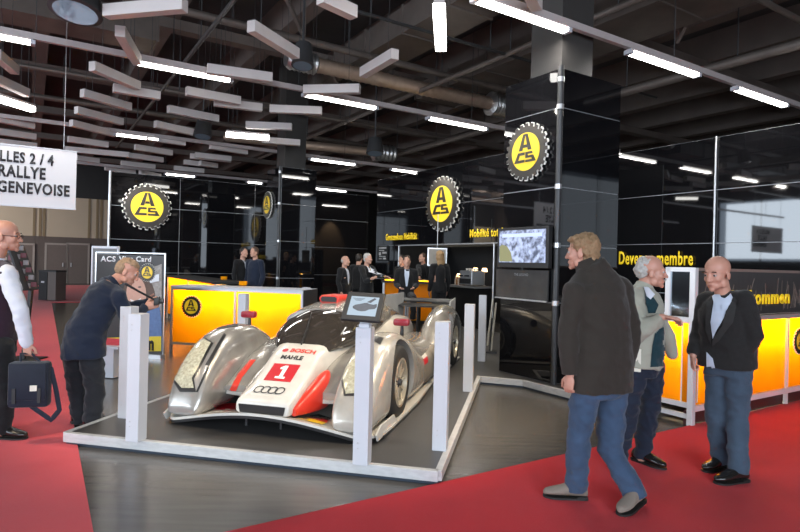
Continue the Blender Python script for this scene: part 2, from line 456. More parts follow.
# centre wall with the bar opening in it, runs from behind the column into the depth
bR1 = 8.75
t = wallthing('wall_centre')
aa = [onb(u, 244, bR1).dot(DA) for u in (505, 467, 421, 399, 376)]
o = AB(aa[0]-1.2, bR1); ws = [0]+[a-(aa[0]-1.2) for a in aa]
panels(t, o, DA, -DB, ws, zw, skip=[(2,0),(2,1),(3,0),(3,1),(1,0),(1,1)], back=False)
for z0, z1, w0, w1 in ((2.08, 4.05, ws[0], ws[-1]), (0.02, 2.08, ws[0], ws[1]), (0.02, 2.08, ws[4], ws[5])):
    MB().box(o+DA*((w0+w1)/2)+DB*.03+UP*((z0+z1)/2), (w1-w0, .03, z1-z0), (DA, DB, UP)).build('panel_frame', M_seam, t)
for w in (ws[1], ws[1]+.35, ws[4]):
    MB().limb([o+DA*w+UP*.0, o+DA*w+UP*2.08], [.02,.02], seg=10, caps=False).build('wall_post', M_alu, t, True)
MB().bar(o+DA*ws[1]+UP*2.07, o+DA*ws[4]+UP*2.07, .05, .03).build('opening_trim', M_seam, t)
# bar recess behind the opening
MB().box(AB((aa[0]+aa[3])/2+.3, bR1+2.0, 1.05), (5.2, .06, 2.1), (DA, DB, UP)).build('wall_recess', M_black, kind='structure')
MB().box(AB(aa[3]+.25, bR1+1.0, 1.05), (.06, 2.0, 2.1), (DA, DB, UP)).build('wall_recess', M_black, kind='structure')
# back wall on the left, along DB
aB = 18.85
t = wallthing('wall_back')
b0 = ona(109.5, 172, aB).dot(DB); wb = [b0+i*1.15*1 for i in range(14)]
bd = [ona(u, 200, aB).dot(DB) for u in (109.5, 180, 255)]
wb = [bd[0], bd[1], bd[2]]
while wb[-1] < 8.6: wb.append(wb[-1]+ (bd[2]-bd[0])/2)
o = AB(aB, 0)
panels(t, o, DB, -DA, wb, zw)
p = AB(aB-.03, bd[0]+.0)
MB().limb([p, p+UP*4.06], [.04,.04], seg=12, caps=False).build('wall_post', M_alu, t, True)
# wall between, behind column two towards the bar (facing the viewer)
emblem('round_emblem', ona(147,207, aB-.05), -DA, .70, 'large round emblem with yellow disc on the left black wall, above the roll-up banner')
emblem('round_emblem', onb(443,204, bR1-.05), -DB, .70, 'large tilted-looking round emblem on the black wall over the bar, centre of the photo')

# yellow words on the walls
def wtext(s, a, b, n, u0, u1, vt, vb, lab, which, bold=.018):
    f = (lambda u, v: onb(u, v, b)) if which == 'b' else (lambda u, v: ona(u, v, b))
    p = f(u0, vb[0]); q = f(u1, vb[1]); top = f(u0, vt)
    ex = (V((q.x, q.y, 0))-V((p.x, p.y, 0))); w = ex.length; ex.normalize()
    tx = text('wall_lettering', s, p, ex, UP, w, top.z-p.z, M_yel, None, bold=bold, depth=.012, label=lab, cat='lettering')
wtext('Devenez membre', 0, 10.66, 0, 619, 693, 251.5, (264.5, 264), 'yellow words Devenez membre on the black right wall', 'b')
wtext('Grenzenlose Mobilität', 0, bR1-.02, 0, 386, 417, 234, (240.5, 239.5), 'small yellow words Grenzenlose Mobilität on the black wall', 'b')
wtext('Mobilité totale', 0, bR1-.02, 0, 470, 506, 229.5, (237.5, 236.5), 'yellow words Mobilité totale beside the near column', 'b')

# menu board
p0, p1 = onb(377.5,261,bR1-.02), onb(388,261,bR1-.02); ex = (p1-p0); ex.z = 0; w = ex.length; ex.normalize(); h = onb(377.5,246,bR1-.02).z-p0.z
t = thing('menu_board', p0, 'small dark board with white chalk drawing beside the bar opening', 'sign')
c = p0+ex*w/2+UP*h/2
MB().box(c, (w, .02, h), (ex, DB, UP)).build('board', M_black, t)
m = MB()
for x, y, ww, hh in ((0,.36,.7,.1),(-.1,.2,.5,.06),(.18,.05,.4,.12),(-.25,-.02,.2,.2),(0,-.2,.6,.05),(.2,-.33,.3,.1),(-.2,-.35,.25,.06)):
    m.box(c-DB*.012+ex*(x*w)+UP*(y*h), (ww*w, .004, hh*h), (ex, DB, UP))
m.build('chalk_marks', mat('chalk', (.5,.5,.5), .8, var=.2), t)

# television on the near column
q = [onb(u, v, K1.dot(DB)-.13) for u, v in ((498,228),(549,226),(548.5,268),(497,267.5))]
c = sum(q, V())/4; w = ((q[1]-q[0])+(q[2]-q[3])).length/2; h = (q[0].z-q[3].z+q[1].z-q[2].z)/2
n = -DB; ex = UP.cross(n).normalized()
t = thing('television', c, 'flat television showing a bright race picture on the near black column', 'television')
MB().box(c+DB*.03, (w, .07, h), (ex, DB, UP)).build('casing', M_black, t, bevel=.006)
M_tv = mat('tv_picture', (.1,.1,.1), .2, emis=(.35,.45,.85), estr=.8)
nt = M_tv.node_tree; bs = nt.nodes['Principled BSDF']
nz = nt.nodes.new('ShaderNodeTexNoise'); nz.inputs['Scale'].default_value = 14; nz.inputs['Detail'].default_value = 5
cr = nt.nodes.new('ShaderNodeValToRGB'); cr.color_ramp.elements[0].position = .38; cr.color_ramp.elements[0].color = (.03,.05,.12,1); cr.color_ramp.elements[1].position = .62; cr.color_ramp.elements[1].color = (.55,.66,1,1)
tcn = nt.nodes.new('ShaderNodeTexCoord'); nt.links.new(tcn.outputs['Object'], nz.inputs['Vector']); nt.links.new(nz.outputs['Fac'], cr.inputs['Fac']); nt.links.new(cr.outputs[0], bs.inputs['Emission Color'])
MB().box(c-DB*.007+UP*.015, (w*.90, .006, h*.80), (ex, DB, UP)).build('lit_screen', M_tv, t)
MB().prism([(-.44,-.26),(-.44,.02),(-.38,.06),(-.28,.02),(-.2,-.1),(-.17,-.26)], c-DB*.011+UP*.0, ex*w, UP*h*1.35, -DB, 0, .002).build('screen_picture', mat('tv_wheel', (.05,.05,.02), .4, emis=(.30,.30,.16), estr=.7), t)
MB().box(c-DB*.011+UP*(h*.30), (w*.78, .003, h*.09), (ex, DB, UP)).build('screen_picture', mat('tv_band', (.1,.1,.1), .4, emis=(.45,.55,1), estr=1.1), t)
MB().box(c+DB*.08, (w*.3, .06, h*.4), (ex, DB, UP)).build('wall_mount', M_dgrey, t)
# poster panel below the television
q = [onb(u, v, K1.dot(DB)-.03) for u, v in ((497,270),(549,268.5),(547.5,303),(496,298.5))]
c = sum(q, V())/4; w = ((q[1]-q[0])+(q[2]-q[3])).length/2; h = .62
t = thing('information_panel', c, 'dark printed information panel below the television', 'panel')
MB().box(c, (w, .02, .40), (ex, DB, UP)).build('panel_board', mat('dark_print', (.05,.047,.045), .25, var=.4, scale=6), t)
text('print', 'THE LEGEND', c-ex*.12+UP*.12-DB*.012, ex, UP, .26, .035, mat('grey_print', (.2,.2,.2), .5, var=.1), t, depth=.002)
MB().box(c-UP*.19-DB*.02, (w, .03, .015), (ex, DB, UP)).build('ledge', M_alu, t)

# ---------- leaflet holder by the column ----------
pb = G(490, 352, .1)
t = thing('leaflet_holder', pb, 'narrow pale leaflet holder standing left of the near black column', 'stand')
for k, (ua, va, ub, vb) in enumerate(((487.5,345,493,299),(491,352,496,303))):
    a = W(ua, va, pb.y+.1*k); b = W(ub, vb, pb.y+.1*k)
    MB().bar(a, b, .022, .22, up=DP).build('slanted_board', M_cream, t)
MB().box(pb+UP*.012, (.24,.3,.024), (DQ,DP,UP)).build('base', M_dgrey, t)
MB().bar(pb+UP*.02, W(492,318,pb.y+.05), .02, .02).build('stem', M_dgrey, t)

# ---------- orange counters ----------
def orange(name='orange_acrylic'):
    if name in MATS: return MATS[name]
    m = bpy.data.materials.new(name); m.use_nodes = True; nt = m.node_tree
    b = nt.nodes['Principled BSDF']; out = nt.nodes['Material Output']
    b.inputs['Base Color'].default_value = (1,.50,.012,1); b.inputs['Roughness'].default_value = .2
    tr = nt.nodes.new('ShaderNodeBsdfTranslucent'); tr.inputs['Color'].default_value = (1,.58,.012,1)
    ns = nt.nodes.new('ShaderNodeTexNoise'); ns.inputs['Scale'].default_value = 2
    cr = nt.nodes.new('ShaderNodeValToRGB'); cr.color_ramp.elements[0].color = (1,.55,.010,1); cr.color_ramp.elements[1].color = (1,.64,.014,1)
    nt.links.new(ns.outputs['Fac'], cr.inputs['Fac']); nt.links.new(cr.outputs[0], tr.inputs['Color'])
    mx = nt.nodes.new('ShaderNodeMixShader'); mx.inputs[0].default_value = .25
    nt.links.new(tr.outputs[0], mx.inputs[1]); nt.links.new(b.outputs[0], mx.inputs[2]); nt.links.new(mx.outputs[0], out.inputs['Surface'])
    MATS[name] = m; return m
M_or = orange()
M_inw = mat('counter_inside_white', (.8,.78,.7), .7, var=.03)
def area(name, loc, dirv, sx, sy, e, col=(1,1,1), xax=None, spread=None):
    l = bpy.data.lights.new(name, 'AREA'); l.shape = 'RECTANGLE'; l.size = sx; l.size_y = sy; l.energy = e; l.color = col
    if spread: l.spread = spread
    o = bpy.data.objects.new(name, l); COL.objects.link(o)
    z = -V(dirv).normalized(); x = V(xax).normalized() if xax is not None else z.orthogonal().normalized()
    x = (x-z*x.dot(z)).normalized(); y = z.cross(x)
    M = Matrix((x, y, z)).transposed().to_4x4(); M.translation = V(loc); o.matrix_world = M
    return o
def lightbox(t, o, d, n, w, z0, z1, depth, nw, power, label_panel='orange_panel', frame=.03):
    # translucent front panel at o..o+d*w facing n, strip light under the top inside
    for i in range(nw):
        x0 = w*i/nw+frame/2; x1 = w*(i+1)/nw-frame/2
        MB().box(o+d*((x0+x1)/2)-n*.012+UP*((z0+z1)/2), (x1-x0, .008, z1-z0), (d, n, UP)).build(label_panel, M_or, t)
    MB().box(o+d*(w/2)-n*(depth)+UP*((z0+z1)/2), (w, .01, z1-z0), (d, n, UP)).build('inner_back', M_inw, t)
    area('counter_strip_light', o+d*(w/2)-n*(.055)+UP*(z1-.015), -UP+n*.05, w*.96, .05, power*w, (1,.88,.62), xax=d)
# left counter
a = G(171,351.5,0); a_r = a+DQ*2.30
t = thing('reception_counter', a, 'backlit orange counter with small emblem left behind the race car', 'counter')
top = 1.10
MB().box(a+DQ*1.15+DP*.3+UP*(top-.015), (2.34,.64,.035), (DQ,DP,UP)).build('counter_top', M_white, t, bevel=.004)
for x in (0.0, 1.15, 2.30):
    MB().box(a+DQ*x+UP*(top/2), (.035,.035,top), (DQ,DP,UP)).build('frame_post', M_alu, t)
for z in (.145, top-.045):
    MB().box(a+DQ*1.15+UP*z, (2.30,.036,.035), (DQ,DP,UP)).build('frame_rail', M_alu, t)
lightbox(t, a-DP*.0, DQ, -DP, 2.30, .16, top-.06, .2, 2, 19)
MB().box(a+DQ*2.32+DP*.31+UP*.62, (.012,.6,.95), (DQ,DP,UP)).build('side_panel', M_dgrey, t)
MB().box(a+DQ*-.01+DP*.31+UP*.62, (.012,.6,.95), (DQ,DP,UP)).build('side_panel', M_dgrey, t)
MB().box(a+DQ*1.15+DP*.31+UP*.15, (2.3,.6,.02), (DQ,DP,UP)).build('bottom_board', M_dgrey, t)
MB().box(a+DQ*1.15+DP*.6+UP*.55, (2.3,.012,1.0), (DQ,DP,UP)).build('back_panel', M_dgrey, t)
MB().box(a+DQ*2.25+DP*.6+UP*.55, (.035,.035,1.09), (DQ,DP,UP)).build('frame_post', M_alu, t)
ec = a+DQ*.38+UP*.765
for o_ in [1]:
    emblem('x', ec-DP*.02, -DP, .185, 'x', parent=t)
# second counter behind it
s0 = ona(168, 300, 12.0); b_ = s0.dot(DB)
q0 = W(168,272.5, 15.0); q0.z = 0; bq = q0.dot(DB)
t = thing('reception_counter', q0, 'second orange lit counter with dark top slanting behind the front left counter', 'counter')
Lc = 4.6
MB().box(q0-DA*(Lc/2)+DB*.3+UP*1.10, (Lc,.7,.04), (DA,DB,UP)).build('counter_top', M_black, t)
for x in (0.02, Lc/2, Lc-.02):
    MB().box(q0-DA*x+UP*.55, (.035,.035,1.09), (DA,DB,UP)).build('frame_post', M_alu, t)
lightbox(t, q0-DA*Lc, DA, -DB, Lc, .14, 1.07, .2, 2, 13)
MB().box(q0-DA*(Lc/2)+DB*.6+UP*.55, (Lc,.02,1.08), (DA,DB,UP)).build('back_panel', M_dgrey, t)
# little things on it
for k, (u, v) in enumerate(((224,274.5),(243,284.5))):
    z = W(u, v, 9.9 if k else 12.5)
    g = MB()
    z.z = 1.12
    g.box(z+UP*.035, (.11,.09,.07)).build('leaflet_box', M_or, None, label=['small orange leaflet box on the dark slanting counter','small orange leaflet box on the rear edge of the white counter top'][k], cat='box')
# grey box on white counter
z = G(247,300,0)
# right counter
C = G(690.5,426,0)
t = thing('welcome_counter', C, 'long backlit orange welcome counter with aluminium frame behind the bald man', 'counter')
M_wf = mat('pale_frame', (.72,.70,.70), .35, metal=.2, var=.06)
LBc = 5.85; LAc = .85; zt = 1.585; zm = 1.06
MB().box(C+UP*(zt/2), (.06,.06,zt), (DA,DB,UP)).build('corner_post', M_wf, t, bevel=.005)
MB().box(C+DA*.27+UP*((zt+zm)/2), (.05,.05,zt-zm), (DA,DB,UP)).build('frame_post', M_wf, t)
for z in (zt-.02, zm):
    MB().box(C+DA*.14+UP*z, (.28,.05,.045), (DA,DB,UP)).build('frame_rail', M_wf, t)
MB().box(C+DA*.14+UP*((zt+zm)/2), (.24,.01,zt-zm-.05), (DA,DB,UP)).build('side_glass', mat('mirror_glass', (.42,.48,.54), .06, metal=1, var=.05), t)
MB().box(C+DB*(LBc/2)+UP*(zt-.015), (.05,LBc,.03), (DA,DB,UP)).build('top_rail', mat('bronze_rail', (.33,.24,.20), .4, metal=.5, var=.1), t)
M_twig = mat('twig_print', (.03,.022,.02), .3, var=.5, scale=10, stretch=(3,3,.5))
MB().box(C+DB*(LBc/2)+UP*((zt+zm)/2), (.02,LBc-.06,zt-zm-.06), (DA,DB,UP)).build('back_screen', M_twig, t)
m = MB(); rnd = random.Random(3)
for k in range(110):
    x = .1+rnd.random()*(LBc-.3); z = zm+.06+rnd.random()*.1; an = rnd.uniform(-.5,.5); L = rnd.uniform(.15,.33)
    p = C-DA*.012+DB*x+UP*z; q = p+DB*(math.sin(an)*L)+UP*(math.cos(an)*L)
    if q.z < zt-.05: m.bar(p, q, .002, rnd.uniform(.006,.016), up=DA.cross((q-p).normalized()))
m.build('twig_pattern', mat('twig_brown', (.22,.17,.14), .5, var=.3), t)
MB().box(C+DB*(LBc/2)-DA*.02+UP*zm, (.16,LBc,.05), (DA,DB,UP)).build('ledge', mat('ledge_grey', (.42,.36,.34), .4, metal=.3, var=.1), t)
MB().box(C+DB*(LBc/2)+DA*.45+UP*(zm-.02), (.8,LBc,.03), (DA,DB,UP)).build('work_surface', M_white, t)
npan = 3
for i in range(npan+1):
    if i: MB().box(C+DB*(LBc*i/npan)+UP*.54, (.04,.03,1.06), (DA,DB,UP)).build('frame_post', M_wf, t)
MB().box(C+DB*(LBc/2)+UP*.17, (.04,LBc,.06), (DA,DB,UP)).build('frame_rail', M_wf, t)
MB().box(C+DB*(LBc/2)+DA*.06+UP*.07, (.04,LBc,.14), (DA,DB,UP)).build('kick_board', mat('oxblood_kick', (.06,.012,.012), .5, var=.2), t)
lightbox(t, C, DB, -DA, LBc, .20, 1.035, .11, npan, 22)
MB().box(C+DA*(LAc/2)+UP*.2, (LAc,.04,.05), (DA,DB,UP)).build('frame_rail', M_wf, t)
MB().box(C+DA*(LAc/2)+UP*.09, (LAc,.04,.045), (DA,DB,UP)).build('frame_rail', M_wf, t)
MB().box(C+DA*(LAc/2)+UP*1.045, (LAc,.04,.035), (DA,DB,UP)).build('frame_rail', M_wf, t)
MB().box(C+DA*LAc+UP*.54, (.04,.04,1.06), (DA,DB,UP)).build('frame_post', M_wf, t)
lightbox(t, C+DA*.0, DA, -DB, LAc, .22, 1.03, .11, 1, 22)
MB().box(C+DA*LAc+DB*(LBc/2)+UP*.53, (.02,LBc,1.0), (DA,DB,UP)).build('back_panel', M_dgrey, t)
# the greeting
f = C.dot(DA)-.02
p = ona(725,305.5,f); q = ona(789,303.5,f); tt = ona(757,290,f); bb = ona(757,304.5,f)
ex = q-p; ex.z = 0; w = ex.length; ex.normalize(); p.z = bb.z
text('greeting', 'Willkommen', p, ex, UP, w, tt.z-bb.z, M_yel, t, bold=.03, depth=.01)
emblem('x', ona(799,341, C.dot(DA)-.01), -DA, .16, 'x', parent=t)

# ---------- roll-up banner ----------
Dr = 9.2
a0, a1 = W(94,350,Dr), W(163,352,Dr-.25); a0.z = a1.z = .0
ex = (a1-a0); w = ex.length; ex.normalize(); n = ex.cross(UP); 
ztop = W(128,253,Dr).z
t = thing('roll_up_banner', a0, 'tall advertising banner with smiling woman, emblem and white heading beside the orange counter', 'banner')
MB().box(a0+ex*w/2+UP*ztop/2, (w, .012, ztop-.06), (ex, n, UP)).build('printed_sheet', mat('banner_print', (.028,.024,.022), .4, var=.3, scale=2), t)
for x in (0, w): MB().limb([a0+ex*x, a0+ex*x+UP*ztop], [.013,.013], seg=8).build('side_pole', M_alu, t, True)
MB().box(a0+ex*w/2+UP*ztop, (w,.02,.02), (ex,n,UP)).build('top_bar', M_alu, t)
MB().box(a0+ex*w/2+UP*.03, (w,.12,.06), (ex,n,UP)).build('base', M_alu, t)
def bpt(u, v):
    r = ray(u, v); k = (a0-CAMP).dot(n)/r.dot(n); return CAMP+r*k
def bshape(nm, pts, col, off, **k):
    m = mat('print_'+nm, col, .5, var=k.get('var', .1), scale=20)
    P = [bpt(*p) for p in pts]; P2 = [((p-a0).dot(ex), p.z) for p in P]
    MB().prism(P2, a0, ex, UP, n, off, off+.002).build(nm, m, t)
def circ(u, v, ru, rv, k=20, a0_=0, a1_=2*PI): return [(u+ru*math.cos(a0_+(a1_-a0_)*i/k), v+rv*math.sin(a0_+(a1_-a0_)*i/k)) for i in range(k)]
bshape('street_picture', [(130,276),(162,264),(162,350),(130,350)], (.33,.30,.27), .008, var=.6)
bshape('woman_hair', circ(139,300,17,26), (.10,.055,.035), .012, var=.4)
bshape('woman_blouse', [(132,330),(146,312),(160,307),(162,320),(163,351),(124,351)], (.10,.17,.34), .0145, var=.3)
bshape('woman_face', circ(137,294,10,17), (.60,.34,.25), .017)
bshape('woman_eye', circ(133,288,1.6,.8), (.08,.05,.04), .0195)
bshape('woman_eye', circ(140.5,287,1.6,.8), (.08,.05,.04), .0195)
bshape('woman_smile', [(131,299),(136,301),(142,298),(140,303),(136,305),(132.5,303)], (.85,.8,.76), .0195)
bshape('yellow_field', [(96,338),(162,336),(162,351),(96,351)], (.75,.55,.02), .020)
bshape('bright_window', [(150,276),(160,274),(160,281),(151,283)], (.75,.78,.8), .020)
emblem('x', bpt(148.5,272.5)+n*.012, n, .145, 'x', parent=t)
for s, u0, u1, v in (('ACS', 101, 116, 258.5), ('Visa', 119, 134, 258.5), ('Card', 136.5, 151.5, 258.8)):
    p = bpt(u0, v+3); q = bpt(u1, v+3); w2 = (q-p).dot(ex)
    text('heading', s, p+n*.008, ex, UP, w2, .088, mat('white_print', (.8,.8,.8), .5, var=.03), t, bold=.03, depth=.003)
p = bpt(146,350); text('heading', 'm', p+n*.024, ex, UP, .15, .16, M_ink, t, bold=.05, depth=.003)
# second banner frame behind it
b0 = W(91,345,10.2); b0.z = 0
t = thing('roll_up_banner', b0, 'pale framed second banner standing behind the woman banner', 'banner')
zt2 = W(91,247,10.2).z
MB().box(b0+ex*.25+UP*zt2/2, (.5,.012,zt2), (ex,n,UP)).build('printed_sheet', mat('grey_sheet', (.12,.12,.12), .5, var=.3), t)
for x in (-.01,.5): MB().box(b0+ex*x+UP*zt2/2, (.03,.03,zt2), (ex,n,UP)).build('side_pole', M_white, t)
MB().box(b0+ex*.25+UP*zt2, (.54,.03,.04), (ex,n,UP)).build('top_bar', M_white, t)
# low white display with red leaflets between the man and the posts
p = G(111,376,0)
t = thing('low_display_table', p, 'low white display table behind the bending man', 'table')
MB().box(p+UP*.40, (.5,.4,.03), (DQ,DP,UP)).build('table_top', M_white, t)
MB().box(p+UP*.2, (.3,.3,.38), (DQ,DP,UP)).build('pedestal', M_white, t)
MB().box(p+UP*.43-DQ*.02, (.34,.24,.02), (DQ,(DP+UP*.3).normalized(),(UP-DP*.3).normalized())).build('magazine', mat('red_print', (.5,.03,.05), .4, var=.4, scale=20), None, bevel=.002, label='red magazine lying on the low white table', cat='magazine')

# ---------- hanging hall sign ----------
Ds = 9.0
p1 = W(75.5,209.5,Ds); w = 2.15; exs = DB.copy()
zt_ = W(76.5,152,Ds).z
t = thing('hanging_banner', p1, 'white hanging sheet with black hall directions at the top left', 'banner')
c = p1-exs*w/2; c.z = (zt_+p1.z)/2
MB().box(c, (w,.012,zt_-p1.z), (exs,DA,UP)).build('banner_sheet', M_banner, t)
for z in (zt_, p1.z): MB().box(V((c.x,c.y,z)), (w+.01,.022,.02), (exs,DA,UP)).build('batten', M_white, t)
for x in (-.9,.9): MB().limb([V((c.x,c.y,zt_))+exs*x, V((c.x,c.y,6.8))+exs*x], [.004,.004], seg=6).build('wire', M_alu, t)
a_s = p1.dot(DA)-.01
for s, u1, vb, vt, wd in (('HALLES 2 / 4', 53.5, 166.2, 155.2, None), ('RALLYE', 45.5, 180, 168, None), ('GENEVOISE', 69.5, 197, 185.5, None)):
    q = ona(u1, vb, a_s); hh = ona(u1, vt, a_s).z-q.z
    q0_ = ona({'HALLES 2 / 4':-19,'RALLYE':-2,'GENEVOISE':-3}[s], vb, a_s); wd = (q-q0_).dot(exs)
    st_ = q-exs*wd; st_.z = q.z
    text('lettering', s, st_, exs, UP, wd, hh, M_ink, t, bold=.035, depth=.003)

# ---------- hall shell ----------
aW = W(75,260,33).dot(DA)
t = wallthing('wall_hall_back')
def hp(b, z): return AB(aW, b, z)
MB().box(hp(2, 3.75), (.2, 60, 7.6), (DA, DB, UP)).build('wall_upper', M_black, t)
MB().box(hp(-12,1.3)-DA*.12, (.06, 34, 2.6), (DA,DB,UP)).build('wall_dado', M_brownwall, t)
zb = ona(75,198,aW).z
MB().box(hp(-12,(2.6+zb)/2)-DA*.12, (.06, 34, zb-2.6), (DA,DB,UP)).build('wall_panelling', M_beige, t)
for u in (34, 40, 44, 89, 97, 101):
    q = ona(u, 230, aW-.17)
    MB().box(V((q.x,q.y,(2.6+zb)/2)), (.04,.12,zb-2.6), (DA,DB,UP)).build('wall_rib', mat('ochre_rib', (.22,.17,.10), .7, var=.1), t)
for k, (u0, u1) in enumerate(((14,33),(45,66.5),(66.5,88))):
    q = ona(u0, 280, aW-.2); r = ona(u1, 280, aW-.2); ww = (r-q).dot(DB); c = (q+r)/2; c.z = 0
    d = wallthing('door_%d' % (k+1))
    zz = ona((u0+u1)/2, 244, aW-.2).z
    MB().box(c+UP*zz/2, (.05, ww-.06, zz), (DA,DB,UP)).build('door_leaf', M_door, d)
    for s in (-1, 1): MB().box(c+DB*(s*ww/2)+UP*zz/2, (.08,.10,zz), (DA,DB,UP)).build('door_frame', M_dframe, d)
    MB().box(c+UP*zz, (.08,ww+.1,.10), (DA,DB,UP)).build('door_frame', M_dframe, d)
    MB().box(c-DA*.05+UP*1.05+DB*(ww/2-.2)*(1 if k != 2 else -1), (.05,.04,.22), (DA,DB,UP)).build('door_handle', M_alu, d)
MB().box(AB(14, -16.1, 3.75), (52, .2, 7.6), (DA,DB,UP)).build('wall_left', M_brownwall, kind='structure')
MB().box(AB(14, 26.1, 3.75), (52, .2, 7.6), (DA,DB,UP)).build('wall_hall_right', M_beige, kind='structure')
MB().box(AB(-9.1, 5, 3.75), (.2, 42, 7.6), (DA,DB,UP)).build('wall_front', M_brownwall, kind='structure')
MB().box(AB(-8.98, 19, 3.75), (.04, 14, 7.6), (DA,DB,UP)).build('wall_front', mat('tan_wall', (.26,.19,.13), .8, var=.08), kind='structure')
# glazing on the left and front walls
def window(n_, c, d, nrm, w, z0, z1, e, col=(.80,.90,1)):
    t = wallthing('window_%d' % n_)
    M_gl = mat('daylight_sky_behind_glass', (.5,.55,.6), .3, var=.05, emis=(.55,.68,.85), estr=2.2)
    MB().box(c+UP*((z0+z1)/2)+nrm*.02, (w, .02, z1-z0), (d, nrm, UP)).build('pane', M_gl, t)
    k = int(w/2.5)
    for i in range(k+1):
        MB().box(c+d*(-w/2+w*i/k)+nrm*.06+UP*((z0+z1)/2), (.08,.08,z1-z0), (d,nrm,UP)).build('window_frame', M_dgrey, t)
    for z in (z0, z1): MB().box(c+nrm*.06+UP*z, (w,.1,.1), (d,nrm,UP)).build('window_frame', M_dgrey, t)
    area('window_daylight', c+nrm*.3+UP*((z0+z1)/2), nrm, w*.95, (z1-z0)*.9, e, col, xax=d)
window(1, AB(9, -16), DA, DB, 23, 2.2, 6.0, 1500)
window(2, AB(-9, -5), DB, DA, 16, .3, 6.2, 1500)
area('far_hall_added_fill', AB(31, -14, 6.9), DA-UP*.9, 14, 3, 4200, (1,.93,.85), xax=DB)  # unseen fill added to brighten the beige back wall, no lamp modelled there
MB().box(AB(14, 5, 7.55), (52, 48, .2), (DA,DB,UP)).build('ceiling', M_ceil, kind='structure')

# waste bins
for k, (u, v, dd) in enumerate(((52,301,20),(86,281,27))):
    p = G(u, v, 0); t = thing('waste_bin', p, ['dark waste bin with grey side standing on the red carpet near the brown doors', 'black waste bin farther back beside the brown door'][k], 'bin', 'waste bins')
    w = .7 if k == 0 else .55; h = 1.05
    for s in (-1, 1):
        MB().box(p+DQ*(s*w/4*1.02)+UP*(h/2), (w/2*.94,.45,h-.08), (DQ,DP,UP)).build('bin_body', (M_black if s < 0 or k else mat('bin_taupe', (.12,.10,.09), .5, var=.1)), t, bevel=.01)
    MB().box(p+UP*(h-.03), (w,.48,.06), (DQ,DP,UP)).build('bin_lid', M_dgrey, t, bevel=.01)
    MB().box(p-DQ*(w/4)-DP*.226+UP*(h*.62), (.12,.01,.06), (DQ,DP,UP)).build('bin_label', M_white, t)
# magazine rack left
q = W(25,292,8.5); q.z = 0
t = thing('brochure_rack', q, 'dark slanted brochure rack behind the man with glasses', 'rack')
p, r = W(15,245,8.5), W(31,290,8.5)
MB().bar(p, r, .03, .35, up=V((0,-1,0))).build('rack_back', M_black, t)
for k in range(6):
    c = p.lerp(r, (k+.6)/6.2)
    for s in (-1, 0, 1):
        MB().box(c+V((s*.09,-.04,.0))+UP*.02*s, (.075,.02,.07)).build('brochure', mat(('brochure_grey' if (k+s) % 2 else 'brochure_plum'), ((.22,.2,.2) if (k+s) % 2 else (.12,.03,.04)), .5, var=.3, scale=30), t)
MB().bar(q+UP*.0, r, .05, .05, up=V((0,1,0))).build('rack_leg', M_black, t)
MB().box(q+UP*.015, (.45,.45,.03)).build('rack_base', M_black, t)
# ---------- ceiling structure ----------
for k in range(17):
    b = -14+k*2.35
    t = MB().box(AB(14, b, 7.1), (50, .34, .75), (DA,DB,UP)).build('ceiling_beam', M_beam, kind='structure')
for k in range(7):
    MB().box(AB(3+k*5.2, 5, 6.62), (.30, 40, .22), (DA,DB,UP)).build('ceiling_beam', M_beam, kind='structure')
# ducts
def duct(p, q, w, h, lab, m=None):
    t = thing('ventilation_duct', p, lab, 'duct', 'ventilation ducts under the dark ceiling')
    MB().bar(p, q, w, h).build('duct_body', m or M_duct, t)
    n = max(2, int((q-p).length/1.4)); d = (q-p)/n
    for i in range(n+1):
        MB().bar(p+d*i-d.normalized()*.02, p+d*i+d.normalized()*.02, w+.06, h+.06).build('duct_flange', m or M_duct, t)
duct(AB(6.4,-3,6.05), AB(6.4,3.4,6.05), 1.0, .45, 'large rectangular duct across the top centre of the ceiling')
duct(AB(3.4,6.2,6.1), AB(12,6.2,6.1), .9, .5, 'brown rectangular duct running back above the near black column')
duct(AB(1.5,9.3,6.2), AB(13,9.3,6.2), 1.3, .4, 'wide brown duct over the right wall')
duct(AB(12.5,-10,6.0), AB(12.5,2,6.0), .8, .45, 'long duct low over the far left counters')
duct(AB(8,-8,6.2), AB(20,-8,6.2), .8, .4, 'duct over the left aisle')
m = MB(); prof = []
p, q = G(312,64,5.6), G(492,104,5.6)
n = 60; pts = [p.lerp(q, i/n) for i in range(n+1)]
t = thing('round_duct', p, 'round spiral ventilation pipe with silver ends left of the near column', 'duct')
L = (q-p).length
MB().lathe(p, q-p, [(L*i/90, .15+(.012 if i % 3 == 0 else 0)) for i in range(91)], 20).build('duct_pipe', mat('warm_pipe', (.48,.36,.28), .4, metal=.6, var=.2), t, True)
for e, s in ((p, -1), (q, 1)):
    d = (q-p).normalized()*s
    MB().lathe(e-d*.1, d, [(.0,.16)]+[(.05*i, (.19 if s < 0 else .27)+(.025 if i % 2 else 0)) for i in range(1, 13)]+[(.66,.15)], 20).build('flexible_end', M_flex, t, True)
for x in (.15,.4,.65,.9): MB().limb([p.lerp(q, x), p.lerp(q, x)+UP*1.3], [.008,.008], seg=6).build('hanger', M_dgrey, t)
# second, farther pipe
p, q = G(228,137,5.3), G(372,152,5.3)
t = thing('round_duct', p, 'thin far ventilation pipe with silver joint behind the left column', 'duct')
MB().limb([p, q], [.14,.14], seg=16).build('duct_pipe', MATS['warm_pipe'], t, True)
MB().lathe(q, (q-p), [(0,.2)]+[(.07*i, .26+(.03 if i % 2 else 0)) for i in range(1, 12)]+[(.85,.2)], 18).build('flexible_end', M_flex, t, True)
MB().limb([p+UP*.1, p+UP*1.6], [.012,.012], seg=6).build('hanger', M_dgrey, t)

